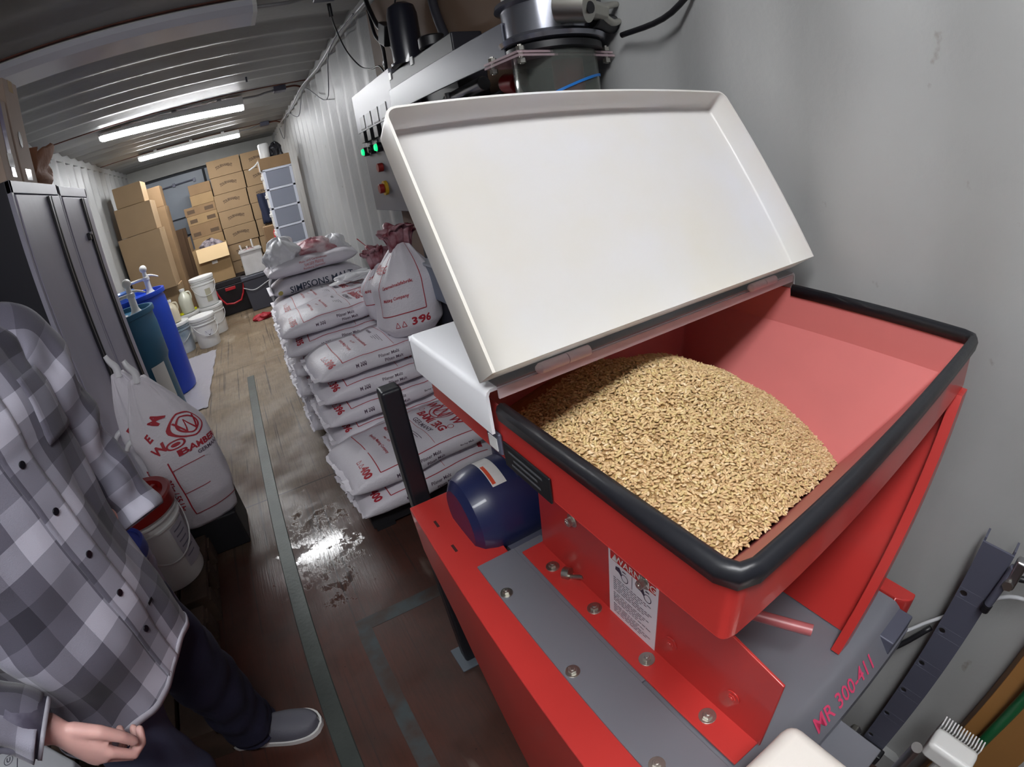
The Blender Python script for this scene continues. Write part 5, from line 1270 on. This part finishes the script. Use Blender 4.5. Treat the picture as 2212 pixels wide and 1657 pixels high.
#        z     lateral depth  fwd
TOR = [(.60, (.160, .138, .012)), (.72, (.162, .142, .020)), (.84, (.164, .142, .020)), (.96, (.165, .138, .012)), (1.10, (.180, .132, .0)), (1.24, (.200, .128, -.005)), (1.34, (.200, .112, -.012)), (1.395, (.16, .090, -.015)), (1.43, (.105, .078, -.012)), (1.47, (.075, .072, -.005))]
def tor(a, z, off=0., wr=1.):
    la, de, fw = interp(TOR, z)
    th = 2 * PI * a; c, s_ = math.cos(th), math.sin(th); e = 2 / 2.5
    n_ = noise.noise(Vector((c * 1.6, s_ * 1.6, z * 4.2))) * .016 + noise.noise(Vector((c * 4, s_ * 4 + 3, z * 9))) * .008
    n_ += .012 * math.sin(th * 5 + z * 6) * max(0, .95 - z)
    n_ += .007 * math.sin(26 * z + 5 * c) * max(0, -s_ * .6 + .5) * (1 if z < 1.2 else .4)
    la += off + n_ * wr; de += off + n_ * wr
    if s_ < 0: la *= 1 + .30 * min(1, -s_ * 1.5) * max(0, min(1, (1.25 - z) / .3))
    return CT + F * (sgn(c) * abs(c) ** e * de + fw) + Lt * (sgn(s_) * abs(s_) ** e * la) + Vector((0, 0, z))
def shirt(a, b):
    th = 2 * PI * a
    hem = .715 - .020 * abs(math.cos(th)) ** 1.6 + .012 * math.sin(5 * th)
    z = hem + (1.47 - hem) * b
    return tor(a, z), (a * 1.12, z)
shirt_o = loft(shirt, 120, 80, 'shirt', M_plaid, person, solid=.004)
# placket, buttons, pocket, hem tag
def ton(dl, z, off):   # point on the front at lateral distance dl from the centre line
    a = dl / 1.12; return tor(a % 1, z, off)
pl = loft(lambda a, b: (ton(-.017 + .034 * a, .70 + .70 * b, .0045), (-.017 + .034 * a + .010, .70 + .70 * b + .012)), 6, 90, 'placket', M_plaid, shirt_o, solid=.002)
for z in (1.35, 1.265, 1.18, 1.09, 1.00, .91, .815):
    c = ton(0, z, .006); n_ = (ton(0, z, .02) - ton(0, z, .0)).normalized()
    m = MB(); m.cyl(c, c + n_ * .003, .0065, n=20); m.build('button', mat('button_black', (20, 20, 28), .3), shirt_o, bevel=.0008)
loft(lambda a, b: (ton(.055 + .11 * a, 1.17 + .12 * b, .007), (.055 + .11 * a + .02, 1.19 + .12 * b)), 12, 12, 'chest_pocket', M_plaid, shirt_o, solid=.002)
m = MB(); m.grid(lambda a, b: ton(.028 + .016 * a, .835 + .006 * b, .007), 3, 1); m.build('woven_tag', M_black, shirt_o, solid=.001)
def hemb(a, b):
    th = 2 * PI * a; hem = .715 - .020 * abs(math.cos(th)) ** 1.6 + .012 * math.sin(5 * th)
    return tor(a, hem + .014 * b, .004)
m = MB(); m.grid(hemb, 120, 2, closeu=True); m.build('hem_band', mat('hem_light', (186, 184, 196), .9, var=.45, vscale=12), shirt_o, solid=.003, smooth='all')
m = MB(); m.grid(lambda a, b: CT + F * ((.078 + .012 * b) * math.cos(2 * PI * a) - .008) + Lt * ((.082 + .014 * b) * math.sin(2 * PI * a)) + Vector((0, 0, 1.44 + .045 * b - .02 * math.cos(2 * PI * a))), 48, 5, closeu=True); m.build('collar', mat('plaid_placket', (128, 126, 140), .9), shirt_o, solid=.004, smooth='all')
def limb(path, name, mt, seed=0, fold=.006, nu=44, nv=70, solid=.004, u0=0., endfold=0.):
    P = [Vector(p[:3]) for p in path]; Rr = [p[3] for p in path]
    def cr(v, t):
        n = len(v) - 1; x = min(t * n, n - 1e-6); i = int(x); f = x - i
        p0, p1, p2, p3 = v[max(i - 1, 0)], v[i], v[i + 1], v[min(i + 2, n)]
        return .5 * ((2 * p1) + (p2 - p0) * f + (2 * p0 - 5 * p1 + 4 * p2 - p3) * f * f + (3 * p1 - p0 - 3 * p2 + p3) * f ** 3)
    C_ = [cr(P, j / nv) for j in range(nv + 1)]; R_ = [cr(Rr, j / nv) for j in range(nv + 1)]
    Ls = [0.]
    for j in range(nv): Ls.append(Ls[-1] + (C_[j + 1] - C_[j]).length)
    u = Vector((0, -1, .1)); fr = []
    for j in range(nv + 1):
        d = (C_[min(j + 1, nv)] - C_[max(j - 1, 0)]).normalized(); u = (u - d * u.dot(d)).normalized(); fr.append((u.copy(), d.cross(u)))
    def fn(a, b):
        j = round(b * nv); th = 2 * PI * a; U, W_ = fr[j]
        n_ = noise.noise(Vector((math.cos(th) * 1.5 + seed, math.sin(th) * 1.5, Ls[j] * 9))) * fold * 2 + math.sin(Ls[j] * 55 + 2.5 * math.cos(th + seed) + seed) * fold * .55
        n_ += endfold * max(0, b - .75) * math.sin(Ls[j] * 90 + seed)
        r = R_[j] + n_
        return C_[j] + (U * math.cos(th) + W_ * math.sin(th)) * r, (u0 + a * 2 * PI * .06, Ls[j])
    return loft(fn, nu, nv, name, mt, person, solid=solid)
# left arm hangs down with the hand in the trouser pocket
limb([(-.225, .90, 1.365, .055), (-.188, .975, 1.345, .068), (-.165, 1.01, 1.30, .070), (-.150, 1.04, 1.12, .062), (-.12, 1.035, .99, .057), (-.095, 1.00, .905, .050)], 'shirt_sleeve', M_plaid, 2, .010, endfold=.02)
# right arm comes down beside the camera
rs = limb([(-.300, .77, 1.365, .055), (-.350, .675, 1.345, .070), (-.40, .63, 1.25, .073), (-.445, .575, 1.08, .066), (-.37, .56, .97, .060), (-.270, .56, .875, .048)], 'shirt_sleeve', M_plaid, 5, .010)
m = MB(); cw = Vector((-.268, .56, .873)); cd = Vector((.68, 0, -.68)).normalized()
m.cyl(cw - cd * .055, cw + cd * .006, .050, .046, n=40, caps=False); m.build('cuff', mat('plaid_placket2', (100, 98, 112), .9, var=.4, vscale=22, var2=(66, 62, 78)), person, solid=.005, smooth='all')
m = MB(); m.cyl(cw + cd * .002, cw + cd * .009, .0485, .0475, n=40, caps=False); m.build('cuff_edge', mat('hem_light', (176, 174, 186), .9), person, solid=.004, smooth='all')
M_jean = mat('navy_denim', (32, 32, 58), .85, bump=.1, bscale=200, var=.2, vscale=8)
M_jean2 = mat('navy_denim', (32, 32, 58))
pants = limb([(-.222, .915, .90, .085), (-.212, .935, .76, .094), (-.20, .985, .50, .090), (-.215, 1.04, .25, .082), (-.225, 1.062, .10, .082), (-.225, 1.065, .045, .086)], 'trouser_leg', M_jean, 3, .006, endfold=.05)
limb([(-.302, .77, .90, .085), (-.300, .76, .76, .094), (-.29, .73, .50, .082), (-.31, .74, .25, .074), (-.33, .75, .10, .076), (-.335, .752, .055, .078)], 'trouser_leg', mat('navy_denim_lit', (66, 72, 98), .85, bump=.1, bscale=200), 6, .006, endfold=.05)  # lighter copy of the navy denim, with the light on this leg painted in
m = MB()
def hip(a, b):
    th = 2 * PI * a; z = .70 + .30 * b; la, de = .148, .112
    return CT + F * (math.cos(th) * de + .0) + Lt * math.sin(th) * la + Vector((0, 0, z))
m.grid(hip, 48, 8, closeu=True); m.build('trouser_seat', M_jean, person, smooth='all')
def shoe(hx, hy, tx, ty, seed):
    d = Vector((tx - hx, ty - hy, 0)); Lh = d.length; d.normalize(); w = Vector((-d.y, d.x, 0)); h = Vector((hx, hy, 0))
    def sec(t, k):   # half width profile
        return (.030 + .012 * math.sin(PI * min(t * 1.6, 1))) * 1. + .016 * max(0, math.sin(PI * (t - .25) / .75)) if t > .25 else .032 + .008 * math.sin(PI * t / .5)
    def prof(t):
        hw = .042 + .013 * math.exp(-((t - .70) / .24) ** 2)
        end = max(0., 1 - max(0, (t - .82) / .18) ** 2.2) ** .5 * (1 - max(0, (.10 - t) / .10) ** 2 * .5)
        top = .052 + .062 * (1 - t) ** 1.3 if t > .38 else .088 + .012 * (1 - t / .38)
        top = .044 + (top - .044) * (1 - max(0, (t - .85) / .15) ** 2 * .6)
        return hw * max(end, .12), top
    def up(a, b):
        t = b; hw, top = prof(t); th = PI * a
        return h + d * (t * Lh) + w * (hw * math.cos(th)) + Vector((0, 0, .014 + (top - .014) * math.sin(th) ** .75))
    m = MB(); m.grid(up, 24, 36); s = m.build('shoe_upper', mat('grey_canvas', (92, 92, 102), .6, bump=.1, bscale=150), person, smooth='all')
    m = MB(); rs_ = []
    out = []
    for i in range(25): t = i / 24; out.append((t, 1))
    for i in range(25): t = 1 - i / 24; out.append((t, -1))
    loop = [h + d * ((-.006 + t * (Lh + .012))) + w * s_ * (prof(t)[0] + .005) for t, s_ in out]
    m.ring([[p + Vector((0, 0, z)) for p in loop] for z in (.001, .020)]); m.build('white_sole', M_plastic, s, smooth=True, angle=40)
    m = MB(); m.tube([h + d * .075 + w * .028 + Vector((0, 0, .088)), h + d * .09 + Vector((0, 0, .105)), h + d * .078 - w * .028 + Vector((0, 0, .088))], .005, 8); m.tube([h + d * .10 - w * .02 + Vector((0, 0, .085)), h + d * .115 + Vector((0, 0, .092)), h + d * .105 + w * .02 + Vector((0, 0, .085))], .005, 8); m.build('laces', mat('lace', (190, 186, 160), .6), s, smooth='all')
shoe(-.315, 1.085, -.015, 1.015, 1); shoe(-.40, .79, -.12, .70, 2)
# the body itself: one continuous surface
bd = MB()
def cap(pts, n=16, sub=3):
    P = [Vector(p[:3]) for p in pts]; rr_ = [p[3] for p in pts]
    d0 = (P[1] - P[0]).normalized(); d1 = (P[-1] - P[-2]).normalized()
    Q = [P[0] - d0 * rr_[0] * k for k in (.95, .6)] + P + [P[-1] + d1 * rr_[-1] * k for k in (.6, .95)]
    RR = [rr_[0] * .3, rr_[0] * .8] + rr_ + [rr_[-1] * .8, rr_[-1] * .3]
    u = (Q[1] - Q[0]).orthogonal().normalized(); rs_ = []
    for i, p in enumerate(Q):
        d = (Q[min(i + 1, len(Q) - 1)] - Q[max(i - 1, 0)]).normalized(); u = (u - d * u.dot(d)).normalized(); w = d.cross(u)
        rs_.append([p + (u * math.cos(a) + w * math.sin(a)) * RR[i] for a in [2 * PI * k / n for k in range(n)]])
    bd.ring(rs_)
TC = [(z, CT + F * (fw - .005) + Vector((0, 0, z)), la, de) for z, (la, de, fw) in TOR]
rs_ = []
for z, c, la, de in TC:
    if z < .84: continue
    rs_.append([c + F * math.cos(t) * (de - .045) + Lt * math.sin(t) * (la - .05 if z < 1.38 else la - .02) for t in [2 * PI * k / 32 for k in range(32)]])
bd.ring(rs_)
cap([(*(CT + Vector((0, 0, .84))), .075), (*(CT + Vector((0, 0, .95))), .085)])
nk = CT + F * .0 + Vector((0, 0, 1.42)); hd = CT + F * .03 + Vector((0, 0, 1.60))
cap([(*nk, .058), (*(nk + Vector((0, 0, .09)) + F * .01), .056)])
def ell(c, rx, ry, rz, n=28):
    rs2 = []
    for j in range(1, 16):
        ph = PI * j / 16 - PI / 2
        rs2.append([Vector(c) + F * rx * math.cos(ph) * math.cos(t) + Lt * ry * math.cos(ph) * math.sin(t) + Vector((0, 0, rz * math.sin(ph))) for t in [2 * PI * k / n for k in range(n)]])
    bd.ring(rs2)
ell(hd + Vector((0, 0, .02)), .098, .076, .105); ell(hd + F * .018 + Vector((0, 0, -.055)), .070, .056, .062)
cap([(*(hd + F * .092 + Vector((0, 0, .018))), .007), (*(hd + F * .104 + Vector((0, 0, -.016))), .0095)])
cap([(*(hd + F * .094 + Lt * .012 + Vector((0, 0, -.020))), .006), (*(hd + F * .094 - Lt * .012 + Vector((0, 0, -.020))), .006)])
cap([(*(hd + F * .079 + Lt * .020 + Vector((0, 0, -.054))), .0045), (*(hd + F * .086 + Vector((0, 0, -.052))), .0055), (*(hd + F * .079 - Lt * .020 + Vector((0, 0, -.054))), .0045)])
cap([(*(hd + F * .078 + Lt * .016 + Vector((0, 0, -.064))), .005), (*(hd + F * .084 + Vector((0, 0, -.064))), .006), (*(hd + F * .078 - Lt * .016 + Vector((0, 0, -.064))), .005)])
cap([(*(hd + F * .086 + Lt * .045 + Vector((0, 0, .034))), .006), (*(hd + F * .100 + Vector((0, 0, .034))), .006), (*(hd + F * .086 - Lt * .045 + Vector((0, 0, .034))), .006)])
for s_ in (-1, 1): cap([(*(hd + Lt * s_ * .078 + Vector((0, 0, .02))), .012), (*(hd + Lt * s_ * .084 + Vector((0, 0, -.015))), .011)])
cap([(-.19, .98, 1.34, .045), (-.17, 1.005, 1.28, .045), (-.155, 1.03, 1.12, .038), (-.135, 1.02, 1.0, .030), (-.15, .97, .93, .026), (-.18, .93, .85, .028)])
cap([(-.335, .70, 1.34, .040), (-.395, .64, 1.25, .038), (-.435, .582, 1.10, .034), (-.385, .562, 1.00, .032), (-.33, .56, .925, .028), (-.262, .56, .865, .026)])
cap([(-.222, .915, .86, .060), (-.20, .985, .50, .055), (-.245, 1.075, .09, .042)]); cap([(-.302, .77, .86, .060), (-.29, .735, .50, .055), (-.33, .75, .09, .042)])
cap([(-.26, 1.07, .050, .024), (-.12, 1.04, .036, .020)]); cap([(-.345, .765, .050, .024), (-.21, .73, .036, .020)])
# right hand, relaxed and half closed
D_ = Vector((.36, -.08, -.93)).normalized(); Th = Vector((.86, -.25, .35)); Th = (Th - D_ * Th.dot(D_)).normalized(); Bk = D_.cross(Th)
if Bk.y > 0: Bk = -Bk
Wr = Vector((-.250, .560, .858))
def hp_(a, b, c): return Wr + D_ * a + Th * b + Bk * c
rs3 = []
for a, wd_, tk in ((-.02, .026, .021), (.01, .028, .020), (.04, .036, .019), (.07, .042, .017), (.092, .043, .0145)):
    rs3.append([hp_(a, wd_ * math.cos(t), tk * math.sin(t)) for t in [2 * PI * k / 28 for k in range(28)]])
bd.ring(rs3)
for i, (Lf, rf) in enumerate(((.044, .0098), (.048, .0102), (.045, .0096), (.036, .0085))):
    p = hp_(.088 - .004 * abs(i - 1), .0315 - .0212 * i, .002); ang = .35 + .10 * i; pts = [(*p, rf * 1.12)]
    for k, (s_, da) in enumerate(((Lf, 0), (Lf * .62, .95), (Lf * .48, .75))):
        ang += da; dr = D_ * math.cos(ang) - Bk * math.sin(ang) + Th * (.04 * (1.5 - i)); p = p + dr * s_; pts.append((*p, rf * (1.0 - .06 * (k + 1))))
    cap(pts, 14)
p0_ = hp_(.018, .026, -.004); p1_ = hp_(.052, .050, -.012); p2_ = hp_(.085, .056, -.020); p3_ = hp_(.110, .052, -.026)
cap([(*p0_, .014), (*p1_, .0125), (*p2_, .0108), (*p3_, .0095)], 14)
M_skin = mat('skin', (216, 168, 160), .5, var=.08, vscale=20); MATS['skin'].node_tree.nodes['Principled BSDF'].inputs['Subsurface Weight'].default_value = .08
body = bd.build('body', M_skin, person)
md = body.modifiers.new('fuse', 'REMESH'); md.mode = 'VOXEL'; md.voxel_size = .0036; md.use_smooth_shade = True
md = body.modifiers.new('smooth', 'SMOOTH'); md.factor = .5; md.iterations = 4
m = MB(); rs2 = []
for j in range(0, 12):
    ph = PI / 2 * j / 12 - .35 * 1
    rs2.append([hd + Vector((0, 0, .03)) - F * .012 + F * .100 * math.cos(ph) * math.cos(t) + Lt * .084 * math.cos(ph) * math.sin(t) + Vector((0, 0, .108 * math.sin(ph) + (.05 if math.cos(t) > .4 and ph < .5 else 0) * 0)) for t in [2 * PI * k / 40 for k in range(40)]])
m.ring(rs2); m.build('hair', mat('brown_hair', (70, 50, 38), .7), person, smooth='all')
for s_ in (-1, 1):
    c = hd + F * .0835 + Lt * s_ * .030 + Vector((0, 0, .014))
    m = MB(); m.lathe([(.002, -.0105)] + [(.0108 * math.cos(a), .0108 * math.sin(a)) for a in (-1.2, -.8, -.4, 0, .4, .8, 1.2)] + [(.002, .0105)], c, 20); eo = m.build('eye', M_plastic, person, smooth='all')
    m = MB(); m.cyl(c + F * .0085, c + F * .0112, .0068, .0056, n=18); m.build('iris', mat('iris_brown', (58, 40, 30), .2), eo)
    m = MB(); m.tube([c + Lt * -.014 + F * .006 + Vector((0, 0, .024)), c + F * .012 + Vector((0, 0, .028)), c + Lt * .014 + F * .006 + Vector((0, 0, .024))], .003, 8); m.build('eyebrow', mat('brown_hair', (70, 50, 38), .7), person, smooth='all')
# white carton standing behind the person's hand
m = MB(); top_ = [(-.782, 1.005), (-.60, .87), (-.66, .56), (-1.0, .56), (-1.02, .965)]
m.prism(top_[::-1], 'z', .001, .42); o = m.build('white_carton', mat('white_carton', (206, 208, 216), .6), None, bevel=.01); tag(o, 'white carton with a circled U mark, behind the hand of the person', 'carton')
m = MB(); tf = planefn((-.86, .93, .4205), (.985, .17, 0), (-.17, .985, 0), .0005)
for a, b, c, d in ((-.07, .055, .035, .038), (-.07, .055, -.05, -.047), (-.07, -.067, -.05, .038), (.052, .055, -.05, .038)): rectg(m, a, b, c, d, tf, n=1)
put_text(m, 'U', .022, lambda x, y: tf(x + .02, y + .0), bold=.0005); ringg(m, .02, .0, .015, .017, tf, n=24)
m.build('printed_mark', mat('ink_blue_black', (44, 46, 66), .5), o)
